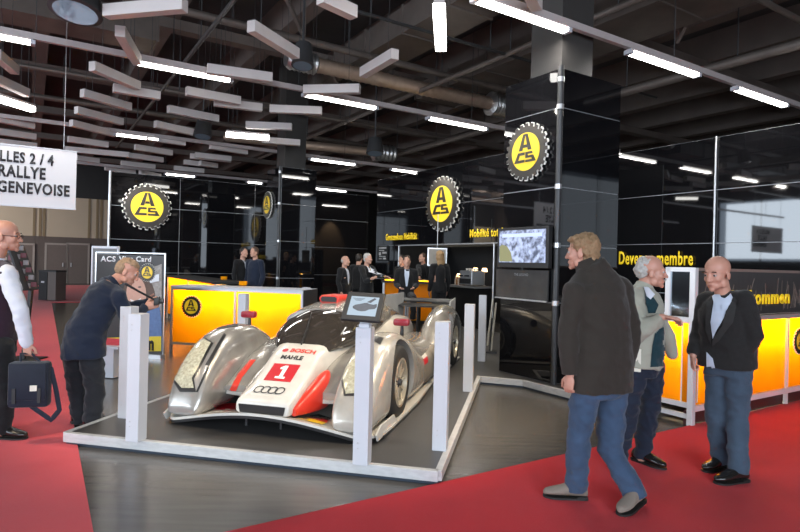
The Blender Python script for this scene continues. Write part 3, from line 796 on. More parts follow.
# ---------- light rails with fluorescent battens ----------
ZR = 4.6
def raila(u, v): return G(u, v, ZR).dot(DA)
rails = [(sum(raila(*p) for p in ((520,12),(650,57),(800,109)))/3, 'nearest light rail crossing the top right of the hall',
          [(475,567),(629,697),(735,785)]),
         (sum(raila(*p) for p in ((100,55),(300,92),(430,116)))/3, 'second light rail crossing from the upper left to the near column',
          [(-8,33),(136,231),(304,376),(428,486),(615,649)]),
         (raila(310,158), 'third light rail over the left column',
          [(115,159),(310,355),(391,420)]),
         (raila(165,173), 'farthest thin light rail above the back wall', [(165,195),(247,262),(315,346),(381,400)])]
for k, (a, lab, lamps) in enumerate(rails):
    t = thing('light_rail', AB(a, 0, ZR+.06), lab, 'light rail', 'light rails under the ceiling')
    MB().bar(AB(a, -14, ZR+.06), AB(a, 13, ZR+.06), .07, .09).build('rail_profile', M_rail, t)
    for x in range(-12, 14, 4): MB().limb([AB(a, x, ZR+.1), AB(a, x, 7.0)], [.006,.006], seg=6).build('hanger', M_dgrey, t)
    for j, (u0, u1) in enumerate(lamps):
        def at(u):
            # point on rail line seen in column u: iterate
            v = 120
            for _ in range(8):
                r = ray(u, v); s = a/r.dot(DA); z = EYE+r.z*s; v += (z-ZR)*FOC/(s)
            return ona(u, v, a)
        p, q = at(u0), at(u1); p.z = q.z = ZR-.035
        s = thing('fluorescent_lamp', p, 'lit white fluorescent batten, number %s from the left on the %s' % (['one','two','three','four','five','six'][j], ['nearest light rail','second light rail','third light rail','farthest light rail'][k]), 'lamp', 'lit fluorescent battens')
        d = (q-p).normalized()
        MB().bar(p, q, .11, .05).build('tube', M_tube, s, bevel=.01)
        for e in (p, q): MB().bar(e-d*.03, e+d*.03, .12, .06).build('end_cap', M_white, s)
        MB().bar(p+UP*.035, q+UP*.035, .09, .03).build('lamp_housing', M_rail, s)
        if k < 3: area('batten_light', (p+q)/2-UP*.04, -UP, (q-p).length, .1, 38, (1,.95,.88), xax=d)
# brighter stray battens
for (ua, va, ub, vb, lab) in ((439,7,441,48,'bright white batten pointing at the viewer, top centre'), (-4,98,33,109.5,'bright batten at the left edge above the hall sign'), (226,134.5,269,138,'bright short batten beside the far pipe')):
    p, q = G(ua, va, ZR-.2), G(ub, vb, ZR-.2); s = thing('fluorescent_lamp', p, lab, 'lamp', 'lit fluorescent battens')
    MB().bar(p, q, .14, .10).build('tube', M_tube, s, bevel=.01)
    MB().bar(p+UP*.07, q+UP*.07, .12, .05).build('lamp_housing', M_rail, s)
    for e in (.15,.85): MB().limb([p.lerp(q, e)+UP*.1, p.lerp(q, e)+UP*2], [.005,.005], seg=6).build('hanger', M_dgrey, s)

# ---------- white baffles ----------
BAF = '''106,12,185,5 120,31,137,60 92,66,138,86 82,93,130,107 76,110,122,122 -4,54,15,70 -6,78,27,93 -6,118,34,126 71,123,115,134
168,109,218,119 155,124,201,134 68,139,108,145 65,149,129,155 77,158,99,161 -5,131,36,137 -5,141,37,146 135,147,172,153 127,155,163,160
121,163,155,167 146,137,185,143 195,155,231,159 184,162,217,166 174,168,204,171 210,146,247,152 207,69,272,78 186,91,240,101
251,26,296,54 320,-3,354,13 363,73,395,54 304,90,360,89 270,109,322,111 246,125,292,127 200,116,218,119 528,-12,537,5
190,156,231,160 200,163,217,166 105,168,135,172 140,172,160,176 113,88,160,96 214,102,262,108 262,140,300,143'''
big = 0
for k, s in enumerate(BAF.split()):
    a, b, c, d = map(float, s.split(','))
    p, q = G(a, b, 4.6), G(c, d, 4.6)
    L = (q-p).length; cc = (p+q)/2
    near = cc.y < 13
    lab = {0:'large white baffle at the very top left of the ceiling',1:'short steep white baffle meeting the second light rail',26:'long steep white baffle left of the round duct',27:'white baffle cut by the top edge, centre',28:'short white baffle tilted the other way beside the round duct',33:'small white baffle at the top edge over the near light rail',29:'level white baffle hanging just over the second light rail'}.get(k)
    grp = 'white ceiling baffles'
    if not lab: lab = 'white oblong baffle hanging in the nearer rows under the left ceiling' if near else 'small far white baffle in the rows under the left ceiling'
    t = thing('ceiling_baffle', cc, lab, 'baffle', grp)
    MB().bar(p, q, .13, .15).build('baffle_body', M_baf, t, bevel=.004)
    MB().bar(p+UP*.078, q+UP*.078, .12, .008).build('top_strip', M_baft, t)
    if near:
        for e in (.2,.8):
            MB().limb([p.lerp(q, e)+UP*.07, p.lerp(q, e)+UP*2.1], [.004,.004], seg=6).build('suspension_wire', M_dgrey, t)
# sprinkler pipes, cable trays and braces under the deck
def pipe(p, q, r, lab, nm='ceiling_pipe', cat='pipe'):
    t = thing(nm, p, lab, cat, 'pipes and trays under the ceiling')
    MB().limb([p, q], [r, r], seg=10, sub=1).build('pipe_body', M_dgrey if r < .05 else M_duct, t, True)
    L = (q-p).length
    for i in range(1, int(L/2.5)+1):
        c = p.lerp(q, i/(int(L/2.5)+1)); MB().limb([c, V((c.x, c.y, 6.75))], [.012,.012], seg=6, sub=1).build('hanger', M_dgrey, t)
for k, (a, z, r) in enumerate(((2.2,5.6,.035),(4.6,5.75,.05),(8.1,5.5,.03),(10.2,5.7,.07),(14.5,5.5,.05),(17.5,5.6,.07))):
    pipe(AB(a, -13, z), AB(a, 12, z), r, ['thin pipe nearest the camera along the light rails','pipe just behind the nearest light rail','thin pipe between the nearest and second light rails','thick pipe behind the second light rail','pipe near the third light rail','thick pipe near the farthest light rail'][k])
for k, (b, z, r) in enumerate(((-4.5,5.35,.04),(-1.0,5.4,.06),(2.4,5.3,.035),(7.4,5.5,.05),(10.8,5.4,.09))):
    pipe(AB(1, b, z), AB(22, b, z), r, ['pipe running back over the left aisle','pipe running back over the parked race car','thin pipe running back over the bar','pipe running back behind the near column top','fat pipe running back over the right wall'][k])
for k, (a, b) in enumerate(((5,-6),(5,0),(9,-4),(9,3),(5,9),(2,5),(13,-2),(13,6))):
    p = AB(a, b, 6.55); q = AB(a+1.6, b+1.4, 5.95)
    t = thing('diagonal_brace', p, 'thin diagonal steel brace under the dark ceiling', 'brace', 'steel braces under the ceiling')
    MB().bar(p, q, .06, .08).build('brace_bar', M_beam, t); MB().bar(q, AB(a+1.6, b+1.4, 6.6), .05, .05, up=DA).build('brace_post', M_beam, t)
# stage lights
def stage(p, lab, r=.13, aim=V((0,-.2,-1))):
    t = thing('stage_light', p, lab, 'spotlight', 'stage lights in the ceiling')
    aim = aim.normalized()
    MB().lathe(p, aim, [(-.25,.02),(-.24,r*.8),(0,r),(.14,r*1.1),(.15,r*.95)], 20).build('lamp_body', M_dgrey, t, True)
    MB().lathe(p, aim, [(.145,.0001),(.146,r*.9),(.15,r*.9),(.151,.0001)], 20).build('lens', mat('lens_glass', (.3,.4,.5), .1, metal=.5, var=.1), t, True)
    MB().limb([p, p+UP*1.6], [.02,.02], seg=8).build('hanger', M_dgrey, t)
stage(W(77,2,7.2), 'big dark spotlight at the top left edge', .28)
stage(W(303,58,9.6), 'dark spotlight with blue glints left of the round duct', .17)
stage(W(203,131,14), 'dark spotlight at the end of the far lamp, over the left wall', .2)
stage(W(375,148,14.5), 'spotlight hanging at the end of the far pipe', .2)
# warm spots aimed at the car
def spot(p, tgt, e, ang, col=(1,.82,.58), r=.06, blend=.6):
    l = bpy.data.lights.new('spot', 'SPOT'); l.energy = e; l.spot_size = math.radians(ang); l.spot_blend = blend; l.color = col; l.shadow_soft_size = r
    o = bpy.data.objects.new('car_spot', l); COL.objects.link(o); o.location = p
    o.rotation_euler = (V(tgt)-V(p)).to_track_quat('-Z', 'Y').to_euler()
    return o
spot(V((-4.6,3.6,4.8)), V((-1.8,5.5,.6)), 380, 45)
spot(V((1.9,3.8,4.8)), V((-.4,5.6,.5)), 420, 48)
spot(V((3.0,5.6,4.8)), V((.2,6.3,.4)), 420, 45)
spot(V((-1.0,3.0,4.9)), V((-1,5.6,.4)), 200, 50, (1,.93,.84))
spot(V((.9,6.4,4.8)), V((.2,8.2,.6)), 240, 45)
# emblem spots
for (u, v, b, e) in ((443,204,8.75,170),(527,152,K1.dot(DB),40)):
    tgt = onb(u, v, b); spot(tgt-DB*1.6+DA*.9+UP*1.0, tgt+DA*.1+UP*.15, e, 45, (1,.93,.82), .08)
tgt = ona(147,207,aB); spot(tgt-DA*1.8-DB*1.0+UP*1.2, tgt-DB*.15+UP*.15, 300, 45, (1,.95,.85), .08)
for k in range(3):
    tgt = AB(-8.9, 17.5+k*2.4, 4.0); spot(tgt+DA*1.1+UP*2.0, tgt-UP*.3, 420, 60, (1,.85,.65), .1)
# bar warmth
spot(AB(12.2, 9.6, 2.05), AB(12.2, 10.2, .9), 12, 110, (1,.75,.45), .1)

# ---------- world, view ----------
w = bpy.data.worlds.new('world'); SC.world = w; w.use_nodes = True
w.node_tree.nodes['Background'].inputs[0].default_value = (.6,.65,.7,1); w.node_tree.nodes['Background'].inputs[1].default_value = .3
SC.view_settings.view_transform = 'Standard'; SC.view_settings.look = 'None'; SC.view_settings.gamma = 1; SC.view_settings.use_curve_mapping = False
SC.view_settings.exposure = 0.42
# ---------- the race car ----------
O = V((-1.13, 4.80, .1))
PC = math.radians(15.0); STAND_P, STAND_Q = DP, DQ
DP = V((math.sin(PC), math.cos(PC), 0)); DQ = V((math.cos(PC), -math.sin(PC), 0))
CY = -DQ                                        # towards the left side of the picture
def C_(x, y, z): return O + DP*x + CY*y + UP*z
car = thing('race_car', O, 'silver, white and red prototype race car with number 1 on its nose', 'car')
M_sil = mat('race_silver', (.36,.345,.32), .26, metal=.5, var=.5, scale=5, coat=.4, bump=.05, bscale=12)
M_wht = mat('race_white', (.56,.54,.50), .3, var=.18, scale=7, coat=.3)
M_red = mat('race_red', (.62,.035,.02), .3, var=.15, scale=6, coat=.3)
M_cred = mat('plate_red', (.45,.01,.018), .4, var=.1)
M_carb = mat('carbon_black', (.015,.015,.016), .35, var=.3, scale=30)
M_tyre = mat('tyre_rubber', (.018,.017,.016), .75, var=.2, scale=10)
M_rim2 = mat('gold_grey_rim', (.50,.44,.34), .35, metal=.5, var=.15, scale=15)
M_scg = mat('canopy_glass', (.035,.030,.026), .06, spec=.9, coat=.5, var=.3)
M_lens = mat('headlight_cover', (.66,.54,.40), .10, metal=.2, var=.8, scale=40, spec=.9, coat=.8)
M_dirt = mat('dirty_silver', (.26,.23,.19), .4, metal=.3, var=.4, scale=6)
def sect(x, yc, hw, zb, zt, n=3.0, N=28, skew=0):
    r = []
    for i in range(N):
        a = 2*PI*i/N; c, s = math.cos(a), math.sin(a)
        yy = hw*math.copysign(abs(c)**(2/n), c); zz = (zt-zb)/2*math.copysign(abs(s)**(2/n), s)
        z = (zb+zt)/2+zz
        r.append(C_(x, yc+yy+skew*max(0, z-zb), z))
    return r
def interp(S, k=4):
    # smooth (catmull-rom) resampling of the section table
    out = []
    for i in range(len(S)-1):
        p0, p1, p2, p3 = S[max(i-1,0)], S[i], S[i+1], S[min(i+2, len(S)-1)]
        for j in range(k):
            t = j/k
            out.append([.5*((2*b)+(-a+c)*t+(2*a-5*b+4*c-d)*t*t+(-a+3*b-3*c+d)*t**3) for a, b, c, d in zip(p0, p1, p2, p3)])
    out.append(list(S[-1])); return out
def body(name, S, m, parent=car, n=3.0, cut=None, skew=0, sub=4):
    mb = MB().loft([sect(s[0], s[1], s[2], s[3], s[4], n, skew=skew) for s in interp(S, sub)])
    me = mb.mesh(name)
    if cut:
        cm = MB()
        for (x, y, z, r, w) in cut: cm.lathe(C_(x, y-w/2, z), CY, [(0, r), (w, r)], 40)
        co = bpy.data.objects.new('cut', cm.mesh('c')); COL.objects.link(co)
        me = modded(me, ('BOOLEAN', dict(object=co, operation='DIFFERENCE', solver='EXACT')))
        bpy.data.objects.remove(co)
    o = link(name, me, m, parent, True, .6); return o
ff = [(.03,.77,.13,.10,.17),(.08,.77,.165,.07,.30),(.18,.775,.185,.06,.47),(.36,.785,.195,.06,.64),(.58,.79,.20,.06,.755),(.84,.79,.205,.06,.80),(1.10,.79,.205,.06,.785),(1.35,.80,.195,.06,.70),(1.65,.82,.16,.06,.56),(2.0,.85,.10,.06,.44)]
WX, WR = .90, 3.95
fen = {}
for s, nm in ((1, 'front_fender'), (-1, 'front_fender')):
    fen[s] = body(nm, [(a, s*b, c, d, e) for a, b, c, d, e in ff], mat('fender_dirty_white', (.48,.45,.40), .25, metal=.3, var=.35, scale=6, coat=.4) if s < 0 else M_sil, n=2.9, cut=[(WX, s*1.02, .34, .405, .60)])
    fen[s]['label'] = 'white dirty front fender' if s < 0 else 'silver front fender with large headlight'
rf = [(2.55,.84,.06,.10,.30),(2.85,.82,.13,.08,.52),(3.15,.80,.175,.08,.72),(3.5,.80,.19,.08,.84),(3.9,.80,.195,.08,.88),(4.2,.80,.19,.12,.82),(4.5,.80,.17,.28,.66)]
rfen = {}
for s in (1, -1):
    rfen[s] = body('rear_fender', [(a, s*b, c, d, e) for a, b, c, d, e in rf], M_sil, n=2.6, cut=[(WR, s*1.02, .34, .40, .55)])
# monocoque / nose
nose = body('nose', [(.03,0,.235,.17,.25),(.07,0,.25,.15,.30),(.3,0,.255,.14,.395),(.5,0,.262,.13,.505),(.75,0,.28,.12,.635),(1.1,0,.36,.11,.70),(1.9,0,.42,.10,.76),(2.5,0,.45,.10,.78),(3.2,0,.40,.10,.76),(3.9,0,.32,.12,.70),(4.45,0,.22,.14,.55)], M_wht, n=5)
for s in (1, -1):
    body('nose_flank', [(.10,s*.26,.02,.16,.22),(.3,s*.285,.045,.14,.32),(.6,s*.30,.06,.13,.44),(.9,s*.32,.07,.13,.53),(1.2,s*.35,.07,.13,.56)], M_sil, n=2.5) if s > 0 else body('nose_flank', [(.10,s*.26,.02,.16,.22),(.3,s*.30,.055,.14,.34),(.5,s*.325,.07,.13,.43),(.62,s*.33,.055,.13,.46),(.70,s*.33,.01,.2,.44)], M_red, n=2.5)
    d = body('front_deck', [(.42,s*.44,.16,.24,.30),(.62,s*.44,.19,.18,.42),(.85,s*.45,.22,.14,.53),(1.15,s*.47,.27,.12,.60),(1.5,s*.50,.32,.10,.63),(1.9,s*.52,.36,.10,.63),(2.4,s*.52,.40,.08,.56),(3.0,s*.50,.42,.08,.52),(3.6,s*.46,.36,.08,.50),(4.3,s*.42,.3,.12,.42)], M_sil, n=2.6)
    body('side_pod', [(1.75,s*.80,.10,.09,.30),(2.0,s*.80,.15,.08,.40),(2.4,s*.80,.165,.08,.45),(2.8,s*.80,.165,.08,.46),(3.3,s*.80,.15,.08,.45)], M_dirt, n=3.5)
    # suspension fairing plates between nose and fender
    MB().prism([(.40,.27),(.48,.64),(.66,.64),(.66,.27)], O, DP, CY*s, UP, .20, .24).build('dive_plane', M_wht, car, bevel=.006)
    m = MB().limb([C_(.75,s*.26,.30), C_(.70,s*.64,.34)], [.02,.02]); m.limb([C_(1.0,s*.28,.42), C_(1.0,s*.64,.42)], [.018,.018]); m.build('suspension_arm', M_carb, car, True)
# canopy
can = [(.80,0,.26,.56,.63),(.92,0,.35,.56,.74),(1.12,0,.42,.54,.86),(1.40,0,.445,.53,.955),(1.75,0,.44,.53,1.015),(2.15,0,.41,.53,1.03)]
glass = body('windscreen', can, M_scg, n=2.2)
roof = body('engine_cover', [(2.10,0,.415,.55,1.035),(2.6,0,.36,.55,1.02),(3.0,0,.28,.55,.96),(3.5,0,.19,.52,.87),(4.0,0,.12,.5,.76),(4.4,0,.06,.5,.66)], M_sil, n=2.2)
strip = body('roof_band', [(1.38,0,.452,.66,.955),(1.6,0,.453,.66,.995),(1.85,0,.445,.66,1.028),(2.15,0,.418,.66,1.040)], M_sil, n=2.2)
MB().limb([C_(.79,0,.66), C_(.97,.02,.80), C_(1.24,.10,.925)], [.010,.009,.005], seg=8).build('wiper', M_carb, car, True)
# roof intake with red lip
it = MB().prism([(-.10,0),(.10,0),(.12,.05),(.09,.085),(-.09,.085),(-.12,.05)], C_(1.66,.08,1.0), DQ, UP, DP, 0, .35).build('roof_intake', M_red, car, bevel=.008)
MB().prism([(-.085,.012),(.085,.012),(.095,.05),(.075,.07),(-.075,.07),(-.095,.05)], C_(1.655,.08,1.0), DQ, UP, DP, -.004, .01).build('intake_opening', M_carb, it)
# shark fin
MB().prism([(2.45,.98),(2.8,1.01),(4.62,1.0),(4.62,.60),(4.0,.66),(3.2,.86)], C_(0,0,0), DP, UP, CY, -.012, .012).build('shark_fin', M_wht, car, bevel=.004)
# floor with front splitter
def zed(x, y):
    f = max(0, 1-x/.55)
    return .045 + f*(.115*max(0, math.cos(y*PI/2/.85) if abs(y) < .85 else 0) + .02)
m = MB(); nx, ny = 40, 40; g = []
for i in range(nx+1):
    row = []
    for j in range(ny+1):
        y = -1.0+2.0*j/ny; x0 = .06-.09*math.cos(y*PI/2)+ (.20*max(0, (abs(y)-.86)/.14)**2)
        x = x0+(4.55-x0)*(i/nx)**1.6
        if x > 1.5: y *= (1-.06*min(1, (x-1.5)))
        row.append((x, y, zed(x, y)))
    g.append(row)
top = [[C_(x, y, z) for x, y, z in r] for r in g]; bot = [[C_(x, y, z-.022) for x, y, z in r] for r in g]
nv = (ny+1); vs = [p for r in top for p in r]+[p for r in bot for p in r]; off = (nx+1)*nv; fs = []
for i in range(nx):
    for j in range(ny):
        a = i*nv+j; fs.append([a, a+1, a+nv+1, a+nv]); fs.append([off+a, off+a+nv, off+a+nv+1, off+a+1])
    a = i*nv; fs.append([a, a+nv, off+a+nv, off+a]); a = i*nv+ny; fs.append([a, off+a, off+a+nv, a+nv])
for j in range(ny):
    a = j; fs.append([a, off+a, off+a+1, a+1]); a = nx*nv+j; fs.append([a, a+1, off+a+1, off+a])
m.add(vs, fs); spl = m.build('splitter', M_wht, car, True)
m2 = MB().add([p-UP*.024-DP*.0 for p in vs], fs); m2.build('splitter_underside', M_carb, car, True)
for s in (1, -1):
    MB().prism([(.12,.02),(.08,.08),(.2,.13),(.6,.12),(.7,.03)], C_(0, s*.985, 0), DP, UP, CY, -.008, .008).build('splitter_end_plate', M_wht, car, bevel=.003)
# wheels
def wheel(x, y, r, w, s):
    c = C_(x, y, r)
    tr = MB().lathe(c-CY*(w/2), CY, [(0, r*.66),(0, r*.90),(.02, r*.975),(.05, r),(w-.05, r),(w-.02, r*.975),(w, r*.90),(w, r*.66),(0, r*.66)], 56, False).build('tyre', M_tyre, car, True)
    o = CY*s
    rm = MB(); rm.lathe(c+o*(w/2-.11), o, [(0,.02),(0, r*.655),(.10, r*.67),(.112, r*.655),(.112, r*.60),(.03, r*.57),(.02,.02)], 48)
    ro = rm.build('rim', M_rim2, tr, True)
    for k in range(12):
        a = 2*PI*k/12; d = DP*math.cos(a)+UP*math.sin(a)
        MB().bar(c+o*(w/2-.035)+d*.045, c+o*(w/2-.03)+d*(r*.60), .022, .02, up=o).build('spoke', M_rim2, tr, bevel=.003)
    MB().lathe(c+o*(w/2-.05), o, [(0,.06),(.02,.06),(.03,.035),(.05,.03),(.051,.001)], 20).build('hub', M_dgrey, tr, True)
for s in (1, -1):
    wheel(WX, s*.80, .345, .34, s); wheel(WR, s*.79, .35, .36, s)
# rear wing
w0 = C_(4.42,0,.80)
MB().prism([(-.16,0),(-.13,.022),(0,.032),(.16,.045),(.16,.036),(0,.008)], w0, DP, UP, CY, -.80, .80).build('rear_wing', M_carb, car)
MB().prism([(.17,.05),(.18,.072),(.27,.12),(.275,.113),(.20,.055)], w0, DP, UP, CY, -.80, .80).build('wing_flap', M_carb, car)
for s in (1, -1):
    MB().prism([(-.26,-.16),(.34,-.16),(.34,.14),(-.08,.10)], w0+CY*(s*.81), DP, UP, CY, -.01, .01).build('wing_end_plate', M_wht, car, bevel=.003)
    MB().prism([(-.1,-.42),(.1,-.42),(.12,.01),(-.08,.01)], w0+CY*(s*.3), DP, UP, CY, -.01, .01).build('wing_support', M_carb, car)
    # mirror on the fender
    mp = C_(1.22, s*(.80 if s > 0 else .88), .875)
    mi = MB().limb([mp-DP*.10+UP*.0, mp-DP*.06, mp+DP*.04], [.035,.05,.052], seg=18, flat=(UP, .75)).build('mirror', M_red, car, True)
    mb = MB().box(mp-DP*.02, (.16,.09,.07), (DQ, DP, UP)); 
    bpy.data.objects.remove(mi)
    mi = mb.build('mirror', mat('mirror_red', (.22,.012,.025), .3, var=.15), car, True, bevel=.022)
    MB().limb([mp-CY*(0)-UP*.02, mp-UP*.13], [.014,.02], seg=10).build('mirror_stalk', M_carb, mi, True)
# exhaust / side hole
MB().lathe(C_(3.3,-.985,.62), CY, [(-.0,.05),(.03,.055),(.03,.035),(-.0,.035)], 20).build('side_vent', M_carb, car)

# ----- painted areas and lights, laid on the body surfaces -----
TN = bvh(nose); TFL = bvh(fen[1]); TFR = bvh(fen[-1]); TS = bvh(spl)
pixpatch(TFL, [(182,388),(175,380),(178,362),(186,347),(199,336),(211,343),(206,352),(198,368),(192,378),(194,388)], 'headlight', M_lens, car, .006, label='clear honeycomb headlight')
pixpatch(TFL, [(180,392),(173,381),(176.5,361),(185,345.5),(199,333.5),(213.5,343),(208,353),(199.5,369),(194,379),(196,392)], 'headlight_frame', M_carb, car, .003, 1.2)
pixpatch(TFR, [(346,394),(343,378),(349,358),(357,345),(366,338),(372,342),(369,356),(366,372),(366,392)], 'headlight', M_lens, car, .006, label='clear honeycomb headlight')
pixpatch(TFR, [(344,396),(341,378),(347,356),(355,343),(366,335.5),(374.5,341),(371.5,356),(368.5,372),(368.5,396)], 'headlight_frame', M_carb, car, .003, 1.2)
pixpatch(TFL, [(214,327),(222,323),(238,322),(238,326),(218,329)], 'fender_vent', M_carb, car, .004, 1)
# nose markings, laid from above
def onnose(P, name, m, par=car, off=.003, step=.03, tree=None, jump=.06):
    T = tree or TN
    def fn(x, y):
        h = T.ray_cast(C_(x, y, 2), -UP)
        return None if h[0] is None else h[0]+h[1]*off
    return project(fill2d(P if isinstance(P[0], (list,)) else [P], step), fn, name, m, par, jump)
def nosetext(s, x0, yl, yr, h, m, name='lettering', bold=.03, off=.005, tree=None):
    me = text_mesh(s, 1, bold); xs = [v.co.x for v in me.vertices]; ys = [v.co.y for v in me.vertices]
    a, b, c, d = min(xs), max(xs), min(ys), max(ys); T = tree or TN
    for v in me.vertices:
        y = yl+(yr-yl)*(v.co.x-a)/(b-a); x = x0+h*(v.co.y-c)/(d-c)
        hh = T.ray_cast(C_(x, y, 2), -UP); v.co = (hh[0]+UP*off) if hh[0] is not None else C_(x, y, .3)
    return link(name, me, m, car)
onnose([(.30,.135),(.30,-.125),(.51,-.125),(.51,.135)], 'number_plate', M_cred)
M_nw = mat('number_white', (.85,.83,.8), .4, var=.04)
onnose([(.33,.045),(.33,-.05),(.355,-.05),(.355,-.022),(.485,-.022),(.485,.012),(.46,.045),(.44,.045),(.44,.014),(.355,.014),(.355,.045)], 'number', M_nw, off=.006)
nosetext('BOSCH', .655, .06, -.19, .06, M_red, bold=.035)
nosetext('MAHLE', .565, .11, -.11, .05, M_ink, bold=.04)
m = MB()
onnose([[ (.685+.028*math.cos(a*PI/8), .115+.03*math.sin(a*PI/8)) for a in range(16)]], 'round_mark', M_cred)
for k in range(4):
    cy = .105-.066*k; ro, ri = .044, .033
    onnose([[(.17+ro*1.15*math.cos(a*PI/12), cy+ro*math.sin(a*PI/12)) for a in range(24)], [(.17+ri*1.15*math.cos(a*PI/12), cy+ri*math.sin(a*PI/12)) for a in range(24)]], 'ring', M_carb, off=.004+.0006*k, step=.02)
MB().prism([(-.20,-.035),(.20,-.035),(.215,.035),(-.215,.035)], C_(.045,0,.21), DQ, UP, -DP, -.01, .025).build('front_grille', M_carb, car, bevel=.004)
for s in (1, -1):
    MB().bar(C_(.08,s*.16,.15), C_(.08,s*.16,.05), .02, .03, up=DP).build('splitter_stay', M_carb, car)
# splitter markings
def onspl(P, name, m, off=.004, step=.03): return onnose(P, name, m, off=off, tree=TS, step=step)
pixpatch(TS, [(309,416),(319,414.5),(331,418.5),(328,421)], 'flag_black', M_carb, car, .005, 1)
pixpatch(TS, [(304,417),(309,416),(328,421),(326,423.2)], 'flag_red', M_cred, car, .005, 1)
pixpatch(TS, [(297,418.5),(304,417),(326,423.2),(322,425)], 'flag_gold', M_logoy, car, .005, 1)
pixpatch(TS, [(212,412),(221,404),(241,403),(243,411)], 'red_patch', M_cred, car, .004, 1)
nosetext('DHY', .09, .56, .34, .12, MATS['number_white'], bold=.05, off=.008, tree=TS)

# panel lines, dirt and smaller marks on the bodywork
TC = bvh(roof); TG = bvh(glass)
pixpatch(TFL, [(205,365),(209,366),(226,335),(224,333)], 'panel_line', M_carb, car, .003, 1.5)
pixpatch(TFL, [(196,392),(198,392),(209,368),(207,367)], 'panel_line', M_carb, car, .003, 1.5)
pixpatch(TFR, [(377,432),(388,420),(389,421.5),(378,434)], 'panel_line', M_carb, car, .003, 1.5)
pixpatch(TFR, [(372,340),(376,336),(384,338),(380,345)], 'fender_vent', M_carb, car, .004, 1.2)
for (y0, x0, z0) in ((.50,.30,.26),(-.50,.30,.26)):
    MB().box(C_(x0+.18, y0, z0), (.20,.05,.03), (DQ,DP,UP)).build('air_inlet', M_carb, car, bevel=.004)
kids = [o for o in COL.objects if o.parent == car and o.name.split('.')[0] in ('nose_flank','front_deck','nose')]
pixpatch([bvh(o) for o in kids], [(226,397),(233,398),(242,378),(256,360),(250,360),(238,374)], 'red_stripe', M_red, car, .004, 1)
kids = [o for o in COL.objects if o.parent == car and o.name.split('.')[0] in ('side_pod','rear_fender')]
tk = [bvh(o) for o in kids]
pixpatch(tk, [(417,352),(423,349),(427,356),(420,362)], 'white_flash', M_wht, car, .004, 1)
pixpatch(tk, [(420,362),(427,356),(428,362),(421,368)], 'red_flash', M_cred, car, .004, 1)
DP, DQ = STAND_P, STAND_Q
# ---------- people ----------
M_skin = mat('skin', (.52,.29,.21), .5, var=.10, scale=25, spec=.35)
M_skinp = mat('skin_ruddy', (.50,.25,.18), .45, var=.12, scale=22, spec=.4)
M_eye = mat('eye_white', (.35,.31,.29), .2, var=.03)
M_iris = mat('eye_iris', (.03,.02,.015), .15, var=.1)
M_lip = mat('lip', (.42,.16,.13), .5, var=.1)
def cloth(name, c, rough=.85, var=.15, scale=12, sheen=.15, bump=.25, bs=220, stretch=None): return mat(name, c, rough, 0, var, scale, bump, bs, .2, sheen=sheen, stretch=stretch)
def axes(f, up=UP):
    f = V(f).normalized(); r = f.cross(V(up)).normalized(); return r, f, r.cross(f)
def head_mb(mb, o, ax, s=1, detail=True):
    r, f, u = ax
    def P(x, y, z): return o+(r*x+f*y+u*z)*s
    def E(x, y, z, a, b, c, n=12): mb.ell(P(x, y, z), (a*s, b*s, c*s), (r, f, u), n)
    E(0,-.012,.150,.076,.094,.082,16); E(0,.030,.095,.062,.062,.085); E(0,.045,.040,.047,.046,.036); E(0,.078,.014,.020,.017,.016,8)
    E(0,.079,.138,.046,.014,.012,8)
    for q in (-1, 1):
        E(q*.034,.062,.085,.024,.024,.024,8); E(q*.078,-.004,.098,.008,.020,.031,8); E(q*.052,.018,.045,.020,.030,.032,8)
    if detail:
        mb.limb([P(0,.088,.128), P(0,.099,.100), P(0,.107,.082)], [.008*s,.010*s,.0130*s], seg=10)
        for q in (-1, 1): E(q*.012,.101,.078,.009,.010,.008,6); E(q*.032,.078,.124,.016,.009,.006,6); E(q*.032,.077,.106,.015,.008,.005,6)
        E(0,.090,.053,.023,.008,.0055,8); E(0,.088,.042,.020,.009,.006,8)
    else: mb.limb([P(0,.09,.125), P(0,.113,.083)], [.01*s,.015*s], seg=8)
def hand_mb(mb, w, d, n, t, curl=.35, s=1, fingers=True):
    d = V(d).normalized(); t = V(t); t = (t-d*t.dot(d)).normalized(); n = V(n); n = (n-d*n.dot(d)-t*n.dot(t)).normalized()
    mb.ell(w+d*.048*s, (.052*s,.040*s,.016*s), (d, t, n), 10)
    mb.limb([w-d*.02*s, w+d*.03*s], [.026*s,.026*s], flat=(n, .75), seg=12)
    if not fingers:
        mb.ell(w+d*.12*s+n*.02*s, (.045*s,.036*s,.014*s), ((d+n*.5).normalized(), t, (n-d*.5).normalized()), 8); return
    for k, (o, L) in enumerate(((.029,.070),(.010,.080),(-.010,.074),(-.028,.058))):
        b = w+d*.088*s+t*o*s; p = [b-d*.02*s, b]; a = curl*(1+.12*k); cur = b
        for j, fr in enumerate((.42,.32,.26)):
            an = a*(j+.7); cur = cur+(d*math.cos(an)+n*math.sin(an))*(L*fr*s); p.append(cur)
        mb.limb(p, [.0095*s,.0095*s,.009*s,.0082*s,.007*s], seg=8, sub=2)
    b = w+d*.025*s+t*.03*s
    mb.limb([b, b+(t*.7+d*.6+n*.25)*.035*s, b+(t*.75+d*1.45+n*.5)*.045*s], [.013*s,.0115*s,.009*s], seg=8, sub=2)
